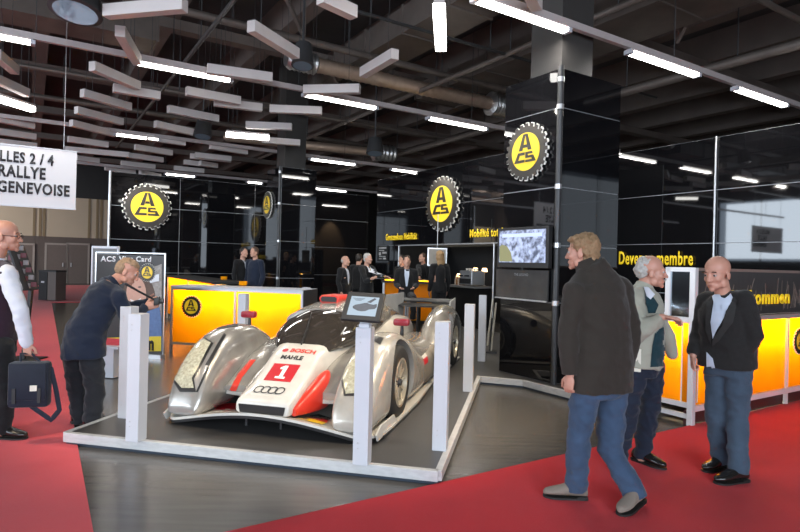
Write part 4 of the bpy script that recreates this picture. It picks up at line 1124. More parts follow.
def std(base, f, H=1.76):
    r, f, u = axes(f); k = H/1.76
    def P(x, y, z): return V(base)+(r*x+f*y)*k+UP*z*k
    d = dict(head=P(0,.02,1.53), neck=P(0,-.02,1.47), chest=P(0,0,1.25), hips=P(0,0,.95))
    for s, q in (('R', 1), ('L', -1)):
        d['sh'+s] = P(q*.19,-.01,1.42); d['el'+s] = P(q*.24,-.03,1.13); d['wr'+s] = P(q*.24,.06,.88)
        d['hip'+s] = P(q*.09,0,.92); d['kn'+s] = P(q*.10,.02,.50); d['an'+s] = P(q*.11,-.02,.09); d['toe'+s] = P(q*.13,.15,.02)
    return d
def garment(name, mb, m, par, voxel, amp=.005, it=6, sc=(6,6,14), seed=0, **kw):
    me = fuse(mb, voxel, it); wrinkle(me, amp, sc, seed); return link(name, me, m, par, True, 0, **kw)
def torso_mb(mb, secs, r, n=28):
    # secs: (centre, half width, half depth)
    P = [V(s[0]) for s in secs]; rings = []
    K = 4; cs = []
    for i in range(len(secs)-1):
        for j in range(K): t = j/K; cs.append((P[i].lerp(P[i+1], t), secs[i][1]*(1-t)+secs[i+1][1]*t, secs[i][2]*(1-t)+secs[i+1][2]*t))
    cs.append((P[-1], secs[-1][1], secs[-1][2]))
    for i, (c, hw, hd) in enumerate(cs):
        t = (cs[min(i+1, len(cs)-1)][0]-cs[max(i-1, 0)][0]).normalized(); rr = (r-t*r.dot(t)).normalized(); f = t.cross(rr)
        rings.append([c+rr*hw*math.copysign(abs(math.cos(a))**.85, math.cos(a))+f*hd*math.copysign(abs(math.sin(a))**.85, math.sin(a)) for a in [2*PI*k/n for k in range(n)]])
    mb.loft(rings)
def shoe(par, an, toe, m, ms, seed=0, lift=0, L=.29, name='shoe'):
    d = toe-an; fz = V((d.x, d.y, 0)).normalized(); sd = fz.cross(UP)
    heel = V((an.x, an.y, .0125+lift))-fz*.075
    up = UP; fd = fz if not lift else (fz*L-UP*lift).normalized(); up = sd.cross(fd)
    S = [(0,.026,.055),(.02,.036,.085),(.08,.040,.10),(.13,.043,.085),(.19,.050,.062),(.24,.047,.048),(.275,.030,.038),(L,.010,.022)]
    rings = [[heel+fd*x+sd*(w*math.cos(a))+up*(.018+max(0, h/2)+h/2*math.sin(a)) for a in [2*PI*k/16 for k in range(16)]] for x, w, h in S]
    o = link(name, fuse(MB().loft(rings), .006, 4), m, par, True, 0)
    rings = [[heel+fd*x+sd*(w*1.07*math.cos(a))+up*(z) for a, z in [(2*PI*k/16, 0) for k in range(16)]] for x, w, h in S]
    mb = MB(); P2 = []
    for x, w, h in S: P2.append((x, w*1.08))
    poly = [(x, w) for x, w in P2]+[(x, -w) for x, w in reversed(P2)]
    mb.prism(poly, heel, fd, sd, up, 0, .012); mb.prism([(0,.03),(.07,.038),(.07,-.038),(0,-.03)], heel, fd, sd, up, -.0, .02)
    mb.build('sole', ms, o); return o
def person(lab, J, hf, cf, skin=None, hup=UP, det=True, name='person', cat='person', group=None, jacket=None, secs=None, trousers=None, shoes=None, hair=None, sleeves=(.072,.060,.045), legs=(.098,.072,.062), legsecs=None, hands=({}, {}), hs=1, amp=.005, voxel=None, head_s=1, jname='jacket', collar=None, seed=0, sleeve_m=None, lift=(0,0), arms='LR', slv_cut=.0, shirtcol=None):
    vx = voxel or (.0065 if det else .012)
    skin = skin or M_skin
    b0_z = min(J['toeL'].z, J['toeR'].z)-.02 if not det else lift[0]+.0125
    b0 = (J['anL']+J['anR'])/2; b0 = V((b0.x, b0.y, 0))
    t = thing(name, b0, lab, cat, group)
    hr, hff, hu = axes(hf, hup); cr, cff, cu = axes(cf)
    mb = MB(); head_mb(mb, J['head'], (hr, hff, hu), head_s, det)
    nk = J['head']+(hu*.045-hff*.025)*head_s
    mb.limb([nk, J['neck'], J['neck'].lerp(J['chest'], .4)], [.056,.058,.09])
    hips = (J['hipL']+J['hipR'])/2
    torso_mb(mb, [(hips-UP*.03,.14,.09),(hips.lerp(J['chest'],.5),.13,.09),(J['chest'],.15,.10),(J['neck'].lerp(J['chest'],.35),.095,.07),(J['neck'],.05,.05)], cr)
    for s, hd in zip('LR', hands):
        mb.limb([J['neck'].lerp(J['sh'+s], .5), J['sh'+s], J['el'+s], J['wr'+s]], [.036,.038,.032,.026])
        q = 1 if s == 'R' else -1
        d = hd.get('d') or (J['wr'+s]-J['el'+s]); n = hd.get('n') or (-cr*q); th = hd.get('t') or cff
        hand_mb(mb, J['wr'+s], d, n, th, hd.get('curl', .4), hs, det)
        mb.limb([J['hip'+s], J['kn'+s], J['an'+s]], [.075,.05,.036])
    me = fuse(mb, .0052 if det else .011, 3, .4)
    body = link('body', me, skin, t, True, 0)
    # eyes
    if det:
        for q in (-1, 1):
            c = J['head']+(hr*(q*.032)+hff*.0765+hu*.115)*head_s
            e = MB().ell(c, (.0125*head_s,)*3, n=8).build('eye', M_eye, t, True); MB().ell(c+hff*.0085*head_s, (.0068*head_s,)*3, n=6).build('iris', M_iris, e, True)
            MB().limb([c+(hr*(-.018)+hff*.012+hu*.022)*head_s, c+(hff*.017+hu*.026)*head_s, c+(hr*.018+hff*.010+hu*.022)*head_s], [.003,.004,.003], seg=6).build('eyebrow', (hair or {}).get('m', M_iris), t, True)
        MB().ell(J['head']+(hff*.0945+hu*.0475)*head_s, (.021*head_s,.006*head_s,.0025*head_s), (hr, hff, hu), 6).build('mouth', M_lip, t, True)
    # hair
    if hair:
        mb = MB()
        for (x, y, z, a, b, c) in hair['e']: mb.ell(J['head']+(hr*x+hff*y+hu*z)*head_s, (a*head_s, b*head_s, c*head_s), (hr, hff, hu), 12)
        me = fuse(mb, .006 if det else .011, 3); wrinkle(me, hair.get('amp', .006), (30,30,30), seed); link('hair', me, hair['m'], t, True, 0)
    # trousers
    if trousers:
        mb = MB(); mid = (J['hipL']+J['hipR'])/2
        torso_mb(mb, legsecs or [(mid+UP*.16,.155,.11),(mid+UP*.05,.17,.12),(mid-UP*.05,.165,.12)], cr if not legsecs else cr)
        for s in 'LR':
            mb.limb([J['hip'+s], J['kn'+s], V((J['an'+s].x, J['an'+s].y, min(J['an'+s].z, b0_z+.055)))], list(legs), seg=18, sub=6, caps=False)
            mb.ell(J['hip'+s], (legs[0],)*3)
        garment('trousers', mb, trousers, t, .009 if det else .014, amp*1.35, 5, (7,7,13), seed)
    if shoes:
        for i, s in enumerate('LR'): shoe(t, J['an'+s], J['toe'+s], shoes[0], shoes[1], lift=lift[i])
    jk = None
    if jacket:
        mb = MB(); torso_mb(mb, secs, cr)
        k = secs[-1][0]
        for s in arms:
            S = J['sh'+s]; mb.limb([secs[-1][0].lerp(S, .35)-UP*.01, S], [.055, sleeves[0]], seg=16)
            W_ = J['wr'+s].lerp(J['el'+s], slv_cut)
            if not sleeve_m: mb.limb([S, J['el'+s], W_], list(sleeves), seg=16, sub=6, caps=False); mb.ell(J['el'+s], (sleeves[1]*.98,)*3); mb.ell(S, (sleeves[0]*.98,)*3)
        jk = garment(jname, mb, jacket, t, .009 if det else .014, amp, 5, (6,6,12), seed)
        if sleeve_m:
            for s in arms:
                mb = MB(); mb.limb([J['sh'+s], J['el'+s], J['wr'+s].lerp(J['el'+s], slv_cut)], list(sleeves), seg=16, sub=6); garment('sleeve', mb, sleeve_m, t, .008, amp, 5, (8,8,16), seed)
    if collar:
        n1 = J['neck']; a = (nk-n1).normalized(); rr, hh, cm_ = collar
        mb = MB(); mb.lathe(n1-a*.02, a, [(0, rr+.012),(hh*.6, rr),(hh, rr-.004),(hh, rr-.012),(hh*.5, rr-.014),(0, rr-.01)], 28)
        link('collar', mb.mesh('c'), cm_, t, True, .9)
    return t, body, jk
def PX(D, **k): return {a: W(b[0], b[1], D+(b[2] if len(b) > 2 else 0)) for a, b in k.items()}

M_brn = cloth('brown_jacket_cloth', (.030,.024,.019), bump=.3)
M_jean = cloth('blue_denim', (.040,.068,.120), var=.3, scale=9, bump=.4)
M_jean2 = cloth('worn_blue_denim', (.048,.072,.105), var=.35, scale=9, bump=.4)
M_jean3 = cloth('dark_denim', (.014,.019,.034), var=.25)
M_navy = cloth('navy_wool', (.012,.018,.036), var=.15)
M_char = cloth('charcoal_trouser', (.018,.019,.023), var=.2)
M_blk = cloth('black_cloth', (.010,.010,.011), var=.2)
M_jkt = cloth('black_tweed_jacket', (.016,.015,.0145), var=.25, scale=40)
M_lap = cloth('lapel_tweed', (.028,.027,.026))
M_khaki = cloth('beige_green_jacket', (.33,.32,.26), var=.12)
M_shirt = cloth('white_shirt', (.62,.64,.70), var=.05, bump=.12)
M_lblue = cloth('pale_blue_shirt', (.48,.54,.64), var=.06, bump=.12)
M_plum = cloth('plum_vest', (.030,.014,.024), var=.2, scale=30)
M_teal = cloth('dark_teal_vest', (.010,.035,.045), var=.2)
M_blond = mat('sandy_hair', (.25,.15,.075), .6, var=.35, scale=60, stretch=(4,4,1), bump=.6, bscale=90)
M_grey = mat('grey_hair', (.42,.40,.37), .6, var=.25, scale=50, bump=.6, bscale=90)
M_dhair = mat('dark_hair', (.02,.013,.009), .5, var=.3, scale=40, bump=.5, bscale=80)
M_lhair = mat('long_blond_hair', (.36,.22,.10), .5, var=.35, scale=30, stretch=(5,5,1), bump=.5, bscale=60)
M_suede = mat('grey_suede_shoe', (.20,.16,.13), .8, var=.2, bump=.3, bscale=100)
M_leath = mat('black_leather_shoe', (.012,.011,.010), .22, var=.2, spec=.7)
M_brleath = mat('brown_leather_shoe', (.05,.03,.02), .35, var=.2)
M_sole = mat('dark_sole', (.012,.011,.010), .6, var=.2)
full = [(0,-.020,.158,.085,.094,.086),(0,-.045,.11,.078,.062,.08)]

# brown jacket, seen from behind
D = 3.85
J = PX(D, head=(583,269,.02), neck=(589,268,.0), chest=(598,310), shL=(575,291,-.08), shR=(621,289,.09), elL=(568,335,-.10), elR=(631,334,.10), wrL=(570,375,-.12), wrR=(625,372,.02),
       hipL=(586,388,-.04), hipR=(612,388,.05), knL=(579,438,-.03), knR=(610,448,.0), anL=(576,486,.03), anR=(637,496,-.10), toeL=(548,487,.05), toeR=(624,508,-.2))
sc_ = [(W(599,390,D),.245,.165),(W(600,360,D),.235,.165),(W(600,330,D),.215,.155),(W(599,305,D),.205,.15),(W(598,290,D),.195,.14),(W(597,280,D),.150,.12),(W(594,272,D),.110,.10),(W(590,264,D),.085,.085)]
p, bd, jk = person('man in dark brown jacket and blue jeans seen from behind, walking left', J, (-.85,.53,-.05), (-.45,.89,0), skin=M_skinp, jacket=M_brn, secs=sc_, trousers=M_jean, shoes=(M_suede, M_sole), legs=(.100,.080,.072),
    hair=dict(e=[(0,-.022,.160,.086,.098,.088),(0,-.050,.105,.080,.058,.08),(0,.035,.200,.07,.055,.032)], m=M_blond, amp=.009), sleeves=(.080,.070,.056), hands=(dict(d=V((-.1,0,-1)), curl=.9, n=V((1,.2,0)), t=V((-.6,.8,0))), dict(d=V((-.6,.0,-1)), curl=.6)), collar=(.083,.075,M_brn), amp=.006, seed=3, lift=(0,.03))
# old man in pale jacket
D = 4.5
J = PX(D, head=(650,287,0), neck=(643,289), chest=(645,322), shL=(650,299,.17), shR=(634,300,-.12), elR=(637,333,-.22), elL=(655,335,.16), wrR=(662,317,-.30), wrL=(655,352,.05),
       hipL=(652,368,.08), hipR=(634,368,-.06), knL=(649,418,.10), knR=(627,420,-.02), anL=(641,458,.15), anR=(615,468,.08), toeL=(655,467,.05), toeR=(617,478,-.15))
sc_ = [(W(641,366,D),.20,.155),(W(643,345,D),.195,.15),(W(645,325,D),.185,.14),(W(645,305,D),.17,.13),(W(644,297,D),.125,.105),(W(643,289,D),.075,.075)]
p, bd, jk = person('elderly grey-haired man with moustache in an open pale jacket, gesturing towards the counter', J, (.93,-.28,-.04), (.80,-.6,0), skin=M_skinp, jacket=M_khaki, secs=sc_, trousers=M_jean3, shoes=(M_leath, M_sole), legs=(.098,.076,.066), head_s=1.05,
    hair=dict(e=[(0,-.060,.125,.080,.058,.072),(0,-.035,.178,.072,.070,.052)], m=M_grey, amp=.006), hands=(dict(curl=.7), dict(d=V((1,-.05,-.08)), curl=.55, n=V((.2,-.1,-1)), t=V((.1,-1,.2)))), sleeves=(.078,.066,.050), collar=(.070,.06,M_khaki), seed=8, amp=.009)
hr, hff, hu = axes((.93,-.28,-.04)); h0 = J['head']
MB().limb([h0+hff*.096+hu*.058-hr*.028, h0+hff*.106+hu*.064, h0+hff*.096+hu*.058+hr*.028], [.005,.009,.005], seg=8, flat=(hu,.8)).build('moustache', M_grey, p, True)
T = bvh(jk)
pixpatch(T, [(644,290),(650,293),(658,305),(655,313),(648,313),(645,303)], 'vest', M_teal, p, .006, jump=.05)
pixpatch(T, [(655,331),(663,327),(667,366),(650,367),(652,345)], 'vest', M_teal, p, .006, jump=.05)
pixpatch(T, [(643,288),(648,288),(654,295),(650,300),(645,296)], 'shirt', M_shirt, p, .011)
MB().limb([W(662,318,D+.0), W(668,336,D+.02), W(672,354,D+.05)], [.03,.055,.045], seg=14, flat=(V((.6,.8,0)), .5)).build('jacket_flap', M_khaki, p, True)
c = W(634,360,D-.15)
MB().box(c, (.10,.006,.17), (V((.8,-.6,0)), V((.6,.8,0)), UP)).build('folded_leaflet', M_cream, None, label='folded pale leaflet between the brown jacket and the elderly man', cat='leaflet')
# bald man
D = 4.42
J = PX(D, head=(719,289,-.02), neck=(723,294), chest=(725,325), shR=(707,301,.12), shL=(744,300,-.13), elR=(700,333,.14), elL=(754,335,-.16), wrR=(693,356,.08), wrL=(741,360,-.09),
       hipR=(719,369,.07), hipL=(738,369,-.06), knR=(716,415,.06), knL=(737,418,-.05), anR=(722,455,.12), anL=(739,473,-.16), toeR=(698,461,-.0), toeL=(713,481,-.22))
sc_ = [(W(727,367,D),.205,.15),(W(727,350,D),.20,.15),(W(726,330,D),.19,.145),(W(726,310,D),.195,.14),(W(725,301,D),.155,.12),(W(724,294,D),.085,.085)]
p, bd, jk = person('bald man in black jacket and worn jeans before the orange counter', J, (-.86,-.48,-.22), (-.72,-.69,0), skin=M_skinp, jacket=M_jkt, secs=sc_, trousers=M_jean2, shoes=(M_leath, M_sole), legs=(.100,.080,.070), head_s=1.08,
    hands=(dict(d=V((-.45,.35,-1)), curl=.3, n=V((-.5,.8,0)), t=V((-.7,-.7,0))), dict(d=V((-.08,-.1,-1)), curl=1.15, n=V((.8,-.4,0)), t=V((-.5,-.85,0)))), sleeves=(.080,.068,.052), seed=14, slv_cut=.04)
T = bvh(jk); 
pixpatch(T, [(714,301),(719,297),(731,300),(724,318),(717,330),(713,339),(711,322)], 'shirt', M_lblue, p, .006)
pixpatch([bvh(bd), T], [(713,297),(718,293.5),(724,300),(720,307),(716,311)], 'shirt_collar', M_lblue, p, .012)
pixpatch([bvh(bd), T], [(722,301),(732,294),(734,298),(727,309),(722,312)], 'shirt_collar', M_lblue, p, .012)
pixpatch(T, [(726,312),(735,297),(738,300),(733,322),(720,340),(713,346),(713,340),(722,326)], 'lapel', M_lap, p, .012)
pixpatch(T, [(707,303),(713,300),(711,318),(712,345),(706,330)], 'lapel', M_lap, p, .010)
pixpatch(T, [(707,352),(713,358),(716,370),(707,371)], 'shirt_tail', M_lblue, p, .007)
# vest man at the left edge
D = 4.9
J = PX(D, head=(5,251,0), neck=(-3,258), chest=(-6,300), shL=(-4,272,.19), shR=(7,274,-.17), elR=(20,310,-.20), elL=(0,315,.20), wrR=(27,343,-.16), wrL=(5,350,.2),
       hipL=(-4,348,.08), hipR=(0,348,-.08), knL=(-8,392,.1), knR=(6,394,-.06), anL=(-14,426,.15), anR=(2,432,-.05), toeL=(4,424,.15), toeR=(24,438,-.05))
sc_ = [(W(-4,342,D),.175,.15),(W(-4,322,D),.19,.165),(W(-4,300,D),.19,.16),(W(-3,280,D),.185,.15),(W(-2,269,D),.145,.12),(W(-2,260,D),.075,.075)]
p, bd, jk = person('man with glasses in plum vest and white shirt at the left edge', J, (.97,.22,-.02), (.97,.2,0), skin=M_skinp, jacket=M_plum, secs=sc_, trousers=M_blk, shoes=(M_leath, M_sole), legs=(.110,.085,.072), jname='vest', sleeve_m=M_shirt, sleeves=(.078,.062,.050), slv_cut=.02, head_s=1.12,
    hair=dict(e=[(0,-.055,.11,.083,.052,.055)], m=M_dhair, amp=.005), hands=(dict(curl=.5), dict(d=V((.1,-.05,-1)), curl=1.15, n=V((.15,.9,.0)), t=V((.9,-.1,0)))), collar=(.070,.04,M_shirt), seed=21)
hr, hff, hu = axes((.97,.22,-.02)); h0 = J['head']; k = 1.12
g = MB()
for q in (-1, 1):
    c = h0+(hr*(q*.032)+hff*.100+hu*.113)*k
    for i in range(16):
        a, b = 2*PI*i/16, 2*PI*(i+1)/16
        g.limb([c+(hr*.024*math.cos(a)+hu*.017*math.sin(a)), c+(hr*.024*math.cos(b)+hu*.017*math.sin(b))], [.0022,.0022], seg=5, sub=1, caps=False)
    g.limb([c+hr*(q*.024), h0+(hr*(q*.084)+hff*.01+hu*.115)*k], [.0028,.0028], seg=6)
g.limb([h0+(hr*-.01+hff*.104+hu*.115)*k, h0+(hr*.01+hff*.104+hu*.115)*k], [.002,.002], seg=5)
g.build('glasses', mat('glasses_frame', (.05,.02,.015), .3, var=.1), p, True)
MB().lathe(J['wr'+'R']+V((0,0,.03)), J['wrR']-J['elR'], [(0,.040),(0,.046),(.014,.046),(.014,.040)], 24).build('wristwatch', M_alu, p, True)
# his bag
M_bag = cloth('navy_bag_nylon', (.012,.016,.028), .6, var=.25)
c = W(30,384,4.72); bx, by, bz = axes((.25,-.97,0)); bx = -bx if bx.x < 0 else bx
t = thing('shoulder_bag', W(30,412,4.72), 'dark navy messenger bag hanging from the left man\'s hand', 'bag')
fdir = V((.25,-.97,0)).normalized()
MB().box(c, (.30,.11,.37), (bx, fdir, UP)).build('bag_body', M_bag, t, True, bevel=.03)
MB().box(c+fdir*.062+UP*.03, (.27,.02,.30), (bx, fdir, UP)).build('flap', M_bag, t, True, bevel=.009)
MB().box(c+fdir*.078-UP*.02+bx*.05, (.05,.008,.045), (bx, fdir, UP)).build('badge', M_cream, t)
for s in (-1, 1): MB().box(c+fdir*.076+bx*(s*.09)-UP*.08, (.025,.01,.12), (bx, fdir, UP)).build('buckle_strap', M_black, t)
hw = J['wrR']+V((.0,-.01,-.085))
MB().limb([c+UP*.18-bx*.07, hw-bx*.04, hw+bx*.04, c+UP*.18+bx*.07], [.009,.009,.009,.009], seg=8).build('handle', M_bag, t, True)
MB().limb([c+bx*.15+UP*.12, c+bx*.19-UP*.05, c+bx*.22-UP*.22, c+bx*.16-UP*.30, c+bx*.06-UP*.22, c+bx*.0-UP*.17], [.02]*6, seg=8, flat=(fdir, .25)).build('shoulder_strap', M_bag, t, True)
# bending man with the camera
D = 5.25
J = PX(D, head=(121,282.5,.24), neck=(112,283,.18), chest=(104,303,.10), shR=(119,296,.02), shL=(106,284,.34), elR=(130,327,.10), elL=(126,308,.42), wrR=(145,307,.30), wrL=(148,303,.40),
       hipR=(90,348,-.02), hipL=(76,347,.10), knR=(95,388,.0), knL=(77,387,.10), anR=(92,421,0), anL=(80,423,.12), toeR=(104,424,.08), toeL=(94,421,.2))
sc_ = [(W(84,357,D-.0),.225,.185),(W(84,344,D-.0),.22,.18),(W(86,330,D+.02),.205,.165),(W(96,312,D+.08),.205,.155),(W(104,297,D+.14),.205,.155),(W(109,289,D+.16),.17,.13),(W(112,284,D+.18),.10,.09)]
p, bd, jk = person('man in a navy suit jacket bending forward to photograph the car with a small camera', J, (.84,.25,-.42), (.80,.6,0), skin=M_skinp, hup=V((.35,.15,.9)), jacket=M_navy, secs=sc_, trousers=M_char, shoes=(M_leath, M_sole), legs=(.112,.085,.076), head_s=1.05,
    hair=dict(e=[(0,-.050,.13,.082,.062,.08),(0,-.01,.185,.074,.085,.050)], m=mat('short_fair_hair', (.30,.19,.11), .6, var=.3, scale=60, bump=.4, bscale=90), amp=.004), hands=(dict(d=V((.9,-.1,.3)), curl=.7, n=V((0,-.8,.3)), t=V((0,0,1))), dict(d=V((.9,.1,.25)), curl=.7, n=V((0,.8,.3)), t=V((0,0,1)))), collar=(.075,.045,M_navy), seed=31, amp=.007)
c = W(157,301,D+.34); t = thing('compact_camera', c, 'small black camera in the hands of the bending man', 'camera')
MB().box(c, (.05,.12,.075), (V((.9,.3,.2)).normalized(), V((-.3,.95,0)).normalized(), UP)).build('camera_body', M_black, t, True, bevel=.006)
MB().lathe(c+V((.02,.0,0)), V((.9,.3,.0)), [(0,.026),(.04,.026),(.045,.02),(.046,.001)], 20).build('lens', M_dgrey, t, True)
MB().limb([W(126,284,D+.12), W(138,291,D+.18), c], [.012,.010,.010], seg=8, flat=(V((0,1,0)), .3)).build('neck_strap', M_black, t, True)

# ---- people in the background ----
def bg(u, vtop, D, f, lab, jm, tm, hair=None, H=None, skin=M_skin, shirt=None, arm=None, seated=False, grp='people at the bar behind the car', cat='person', wd=.92, hairm=M_dhair, long=False, tie=None, vfoot=None):
    hd = W(u, vtop, D); z0 = 0.1 if 300 < u < 500 else 0
    H = H or (hd.z-z0)
    base = V((hd.x, hd.y, z0)); J = std(base, f, H if not seated else 1.76)
    r, ff_, uu = axes(f)
    if seated:
        dz = hd.z-J['head'].z-.235
        for k in J: J[k] = J[k]+UP*dz
        for s, q in (('R',1),('L',-1)):
            J['kn'+s] = J['hip'+s]+ff_*.42+r*(q*.05)-UP*.04; J['an'+s] = J['kn'+s]-UP*.42-ff_*.05; J['toe'+s] = J['an'+s]+ff_*.18-UP*.06
            J['el'+s] = J['sh'+s]-UP*.28+r*(q*.04); J['wr'+s] = J['el'+s]+ff_*.22-UP*.06-r*(q*.08)
    for kk in J:
        if kk not in ('head','neck','chest'): J[kk] = J[kk]-r*((J[kk]-base).dot(r)*(1-(.5+.5*wd)))
    if arm:
        for s, (a, b) in arm.items(): J['el'+s] = W(*a); J['wr'+s] = W(*b)
    k = (H if not seated else 1.76)/1.76
    hz = J['hipL'].lerp(J['hipR'], .5)
    up = (J['neck']-hz)
    secs = [(a_, b_*wd, c_) for a_, b_, c_ in [(hz-UP*(.06 if not seated else .0),.19*k,.135*k),(hz.lerp(J['neck'],.35),.175*k,.125*k),(hz.lerp(J['neck'],.68),.185*k,.125*k),(hz.lerp(J['neck'],.86),.17*k,.11*k),(hz.lerp(J['neck'],.95),.11*k,.09*k),(J['neck'],.06*k,.06*k)]]
    hair_ = dict(e=hair if hair is not None else full, m=hairm, amp=.004)
    if hair == 'none': hair_ = None
    p, b, jk = person(lab, J, f, f, skin=skin, det=False, jacket=jm, secs=secs, trousers=tm, shoes=(M_leath, M_sole) if not seated and z0 == 0 else None, hair=hair_, group=grp, amp=.003, seed=int(u), sleeves=(.07,.058,.045), collar=(.062,.03,shirt or jm))
    if shirt:
        T = bvh(jk); c = J['neck']; rr = r
        def fn(x, y):
            o = c+rr*x+UP*y+ff_*.6; h = T.ray_cast(o, -ff_)
            return None if h[0] is None else h[0]+ff_*.006
        project(fill2d([[(-.05,.0),(.05,.0),(.05,-.12),(.015,-.36),(-.015,-.36),(-.05,-.12)]], .04), fn, 'shirt', shirt, p, .4)
        if tie: 
            def fn2(x, y):
                o = c+rr*x+UP*y+ff_*.6; h = T.ray_cast(o, -ff_)
                return None if h[0] is None else h[0]+ff_*.012
            project(fill2d([[(-.015,-.03),(.015,-.03),(.028,-.32),(0,-.36),(-.028,-.32)]], .04), fn2, 'tie', tie, p, .15)
    return p, J
bg(243.5,247,13.5,(.85,-.5,0),'dark-haired man in a dark suit behind the orange counters, turned to his neighbour', M_blk, M_blk, shirt=M_shirt, grp='people behind the orange counters')
bg(255,246.5,13.2,(-.5,-.8,0),'man in a navy suit behind the orange counters, right of the dark-haired man', M_navy, M_navy, grp='people behind the orange counters', hairm=mat('brown_hair', (.08,.045,.03), .6, var=.3))
rim_h = [(0,-.05,.12,.082,.058,.06)]
bg(345,257,13.2,(.85,-.45,0),'balding man in a dark suit seated farthest left at the bar', M_blk, M_blk, hair=rim_h, hairm=M_grey, shirt=M_shirt)
bg(359,254.5,14.2,(.3,.9,0),'dark-haired person behind the grey-haired man at the bar', M_blk, M_blk)
bg(367.5,254,12.8,(.75,-.62,0),'grey-haired man in a dark suit with a golden tie at the bar, arm stretched right', M_blk, M_blk, hairm=M_grey, shirt=M_shirt, tie=mat('gold_tie', (.45,.30,.08), .5, var=.1), arm=dict(L=((377,276,12.6),(385,276.5,12.5)), R=((366,281,12.5),(371,279,12.4))))
bg(402.5,256,14.3,(-.6,-.7,0),'partly hidden person behind the seated dark-haired man', M_blk, M_blk)
bg(407,255.5,12.4,(.05,-1,0),'dark-haired man in an open dark suit and pale blue shirt seated facing the camera', M_blk, M_blk, shirt=M_lblue, seated=True)
bg(423,253.5,14.7,(-.75,-.6,0),'man with glasses in black clothes leaning over the bar counter', M_blk, M_blk, hairm=mat('brown_hair', (.08,.045,.03), .6, var=.3), arm=dict(R=((419,271,14.4),(419.5,277,14.1))))
p, J = bg(440,251,12.6,(-.25,.95,0),'woman with long blond hair in black clothes standing at the bar', M_blk, M_blk, hairm=M_lhair, wd=.66, hair=[(0,-.022,.16,.088,.098,.088),(0,-.045,.08,.088,.07,.11),(.02,-.06,-.02,.085,.05,.09),(-.03,-.06,-.08,.05,.04,.07)])
# bar counter, stools and coffee corner
t0 = W(384,281,14.0); t1 = W(437,282.5,13.6); zt = 1.12
a = V((t0.x, t0.y, .1)); b = V((t1.x, t1.y, .1)); d = (b-a).normalized(); n = d.cross(UP); Lb = (b-a).length
t = thing('bar_counter', a, 'yellow lit bar counter among the seated people behind the car', 'counter')
MB().box((a+b)/2+UP*(zt-.1)-n*.25, (Lb+.1,.6,.05), (d,n,UP)).build('counter_top', M_black, t)
for i, x in enumerate((.0,.62,Lb)): MB().box(a+d*x+UP*.5, (.05,.05,1.0), (d,n,UP)).build('frame_post', M_alu, t)
lightbox(t, a, d, n, Lb, .12, zt-.14+.1, .12, 2, 40)
MB().box((a+b)/2+UP*.5-n*.5, (Lb,.02,1.0), (d,n,UP)).build('back_panel', M_dgrey, t)
for k, (u, v, D) in enumerate(((343,300,12.9),(367,300,12.5),(406,300,12.3))):
    q = W(u, v, D); q.z = .1; zs = .62
    if k == 2: zs = .58
    t = thing('bar_stool', q, ['chrome bar stool under the balding man','chrome bar stool under the man with golden tie','chrome bar stool under the man in the pale blue shirt'][k], 'stool', 'chrome bar stools')
    MB().lathe(q+UP*.0, UP, [(0,.19),(.015,.19),(.03,.03),(zs,.025),(zs+.001,.001)], 24).build('pedestal', M_alu, t, True)
    MB().lathe(q+UP*zs, UP, [(0,.001),(.0,.17),(.05,.18),(.06,.001)], 24).build('seat', M_black, t, True)
    MB().lathe(q+UP*.28, UP, [(0,.13),(.02,.13),(.02,.115),(0,.115)], 20).build('foot_ring', M_alu, t)
# coffee corner
a, b = onb(449,284,bR1+.5), onb(476,285,bR1+.5); d = b-a; d.z = 0; Lk = d.length; d.normalize()
a.z = 0
t = thing('back_bar', a, 'dark back bar shelf under the coffee machine', 'counter')
zc_ = 1.02
MB().box(a+d*(Lk/2)+DB*.2+UP*zc_, (Lk+.2,.6,.05), (d,DB,UP)).build('counter_top', mat('grey_worktop', (.2,.2,.2), .4, var=.1), t)
MB().box(a+d*(Lk/2)+DB*.25+UP*(zc_/2), (Lk,.5,zc_-.04), (d,DB,UP)).build('cabinet', M_black, t)
def onshelf(x): return a+d*x+DB*.15+UP*(zc_+.026)
q = onshelf(Lk*.68)
t = thing('coffee_machine', q, 'silver coffee machine on the dark back bar', 'coffee machine')
MB().box(q+UP*.2, (.5,.4,.36), (d,DB,UP)).build('machine_body', M_alu, t, bevel=.02)
MB().box(q+UP*.12-DB*.21, (.4,.05,.12), (d,DB,UP)).build('drip_tray', M_black, t)
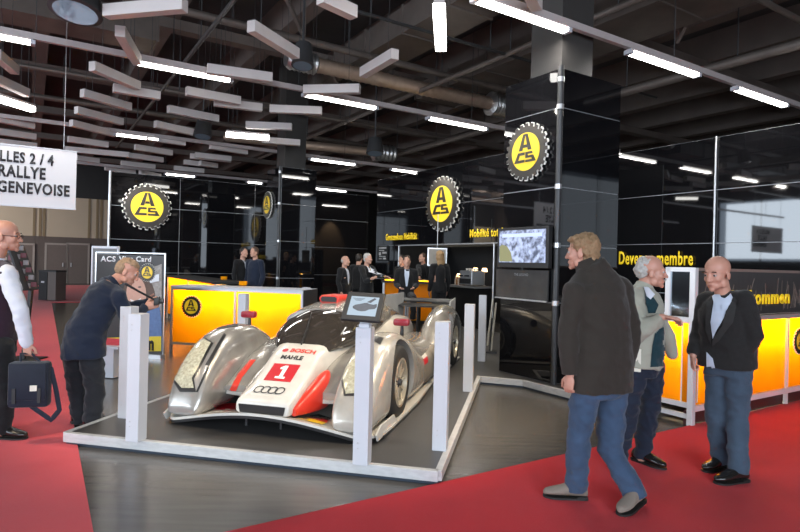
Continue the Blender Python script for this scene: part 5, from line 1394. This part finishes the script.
for s in (-1, 1): MB().limb([q+UP*.25-DB*.2+d*(s*.12), q+UP*.25-DB*.33+d*(s*.12)], [.02,.015], seg=8).build('filter_handle', M_black, t, True)
for k in range(5): MB().lathe(q+UP*.385+d*(-.2+.1*k), UP, [(0,.022),(.05,.032),(.05,.028),(.005,.018)], 14).build('coffee_cup', mat('white_cup', (.8,.76,.7), .3, var=.03), None, True, label='small white cup standing on top of the coffee machine', cat='cup', group='cups on the coffee machine')
M_warm = emit('warm_lamp_glow', (1,.62,.28), 5)
for k, x in enumerate((.1, .42, .75)):
    q = onshelf(Lk*x)+DB*.1
    t = thing('table_lamp', q, ['left','middle','right'][k]+'most of the three small warm lamps on the back bar', 'lamp', 'warm lamps on the back bar')
    if k: q = q+DB*.25
    MB().lathe(q, UP, [(0,.04),(.01,.04),(.012,.01),(.36 if k else .2,.01)], 14).build('stem', M_alu, t, True)
    MB().lathe(q+UP*(.36 if k else .2), UP, [(0,.075),(.09,.055),(.091,.001)], 18).build('lamp_shade', M_warm, t, True)
for k in range(6):
    q = onshelf(Lk*(.08+.06*k))
    o = MB().lathe(q, UP, [(0,.03),(.14,.03),(.18,.012),(.24,.012),(.241,.001)], 14).build('bottle', mat('bottle_amber' if k % 2 else 'bottle_cream', (.30,.12,.03) if k % 2 else (.5,.42,.33), .2, var=.1), None, True, label='amber bottle in the row left of the coffee machine' if k % 2 else 'cream bottle in the row left of the coffee machine', cat='bottle', group='bottles on the back bar')
# framed mirror in the opening
q0, q1 = W(428,266,13.5), W(446,266,13.3); ww = (q1-q0).length; c = (q0+q1)/2; c.z = (W(437,248,13.4).z+c.z)/2
t = thing('framed_picture', c, 'grey framed picture behind the blond woman', 'picture')
MB().box(c, (ww,.03,.42)).build('frame', M_alu, t); MB().box(c-V((0,.018,0)), (ww-.06,.01,.36)).build('picture_sheet', mat('grey_picture', (.25,.23,.2), .5, var=.5, scale=5), t)
MB().limb([c+UP*.2+V((0,.02,0)), c+V((0,.02,1.0-0.02))], [.01,.01], seg=6).build('hanger', M_alu, t)
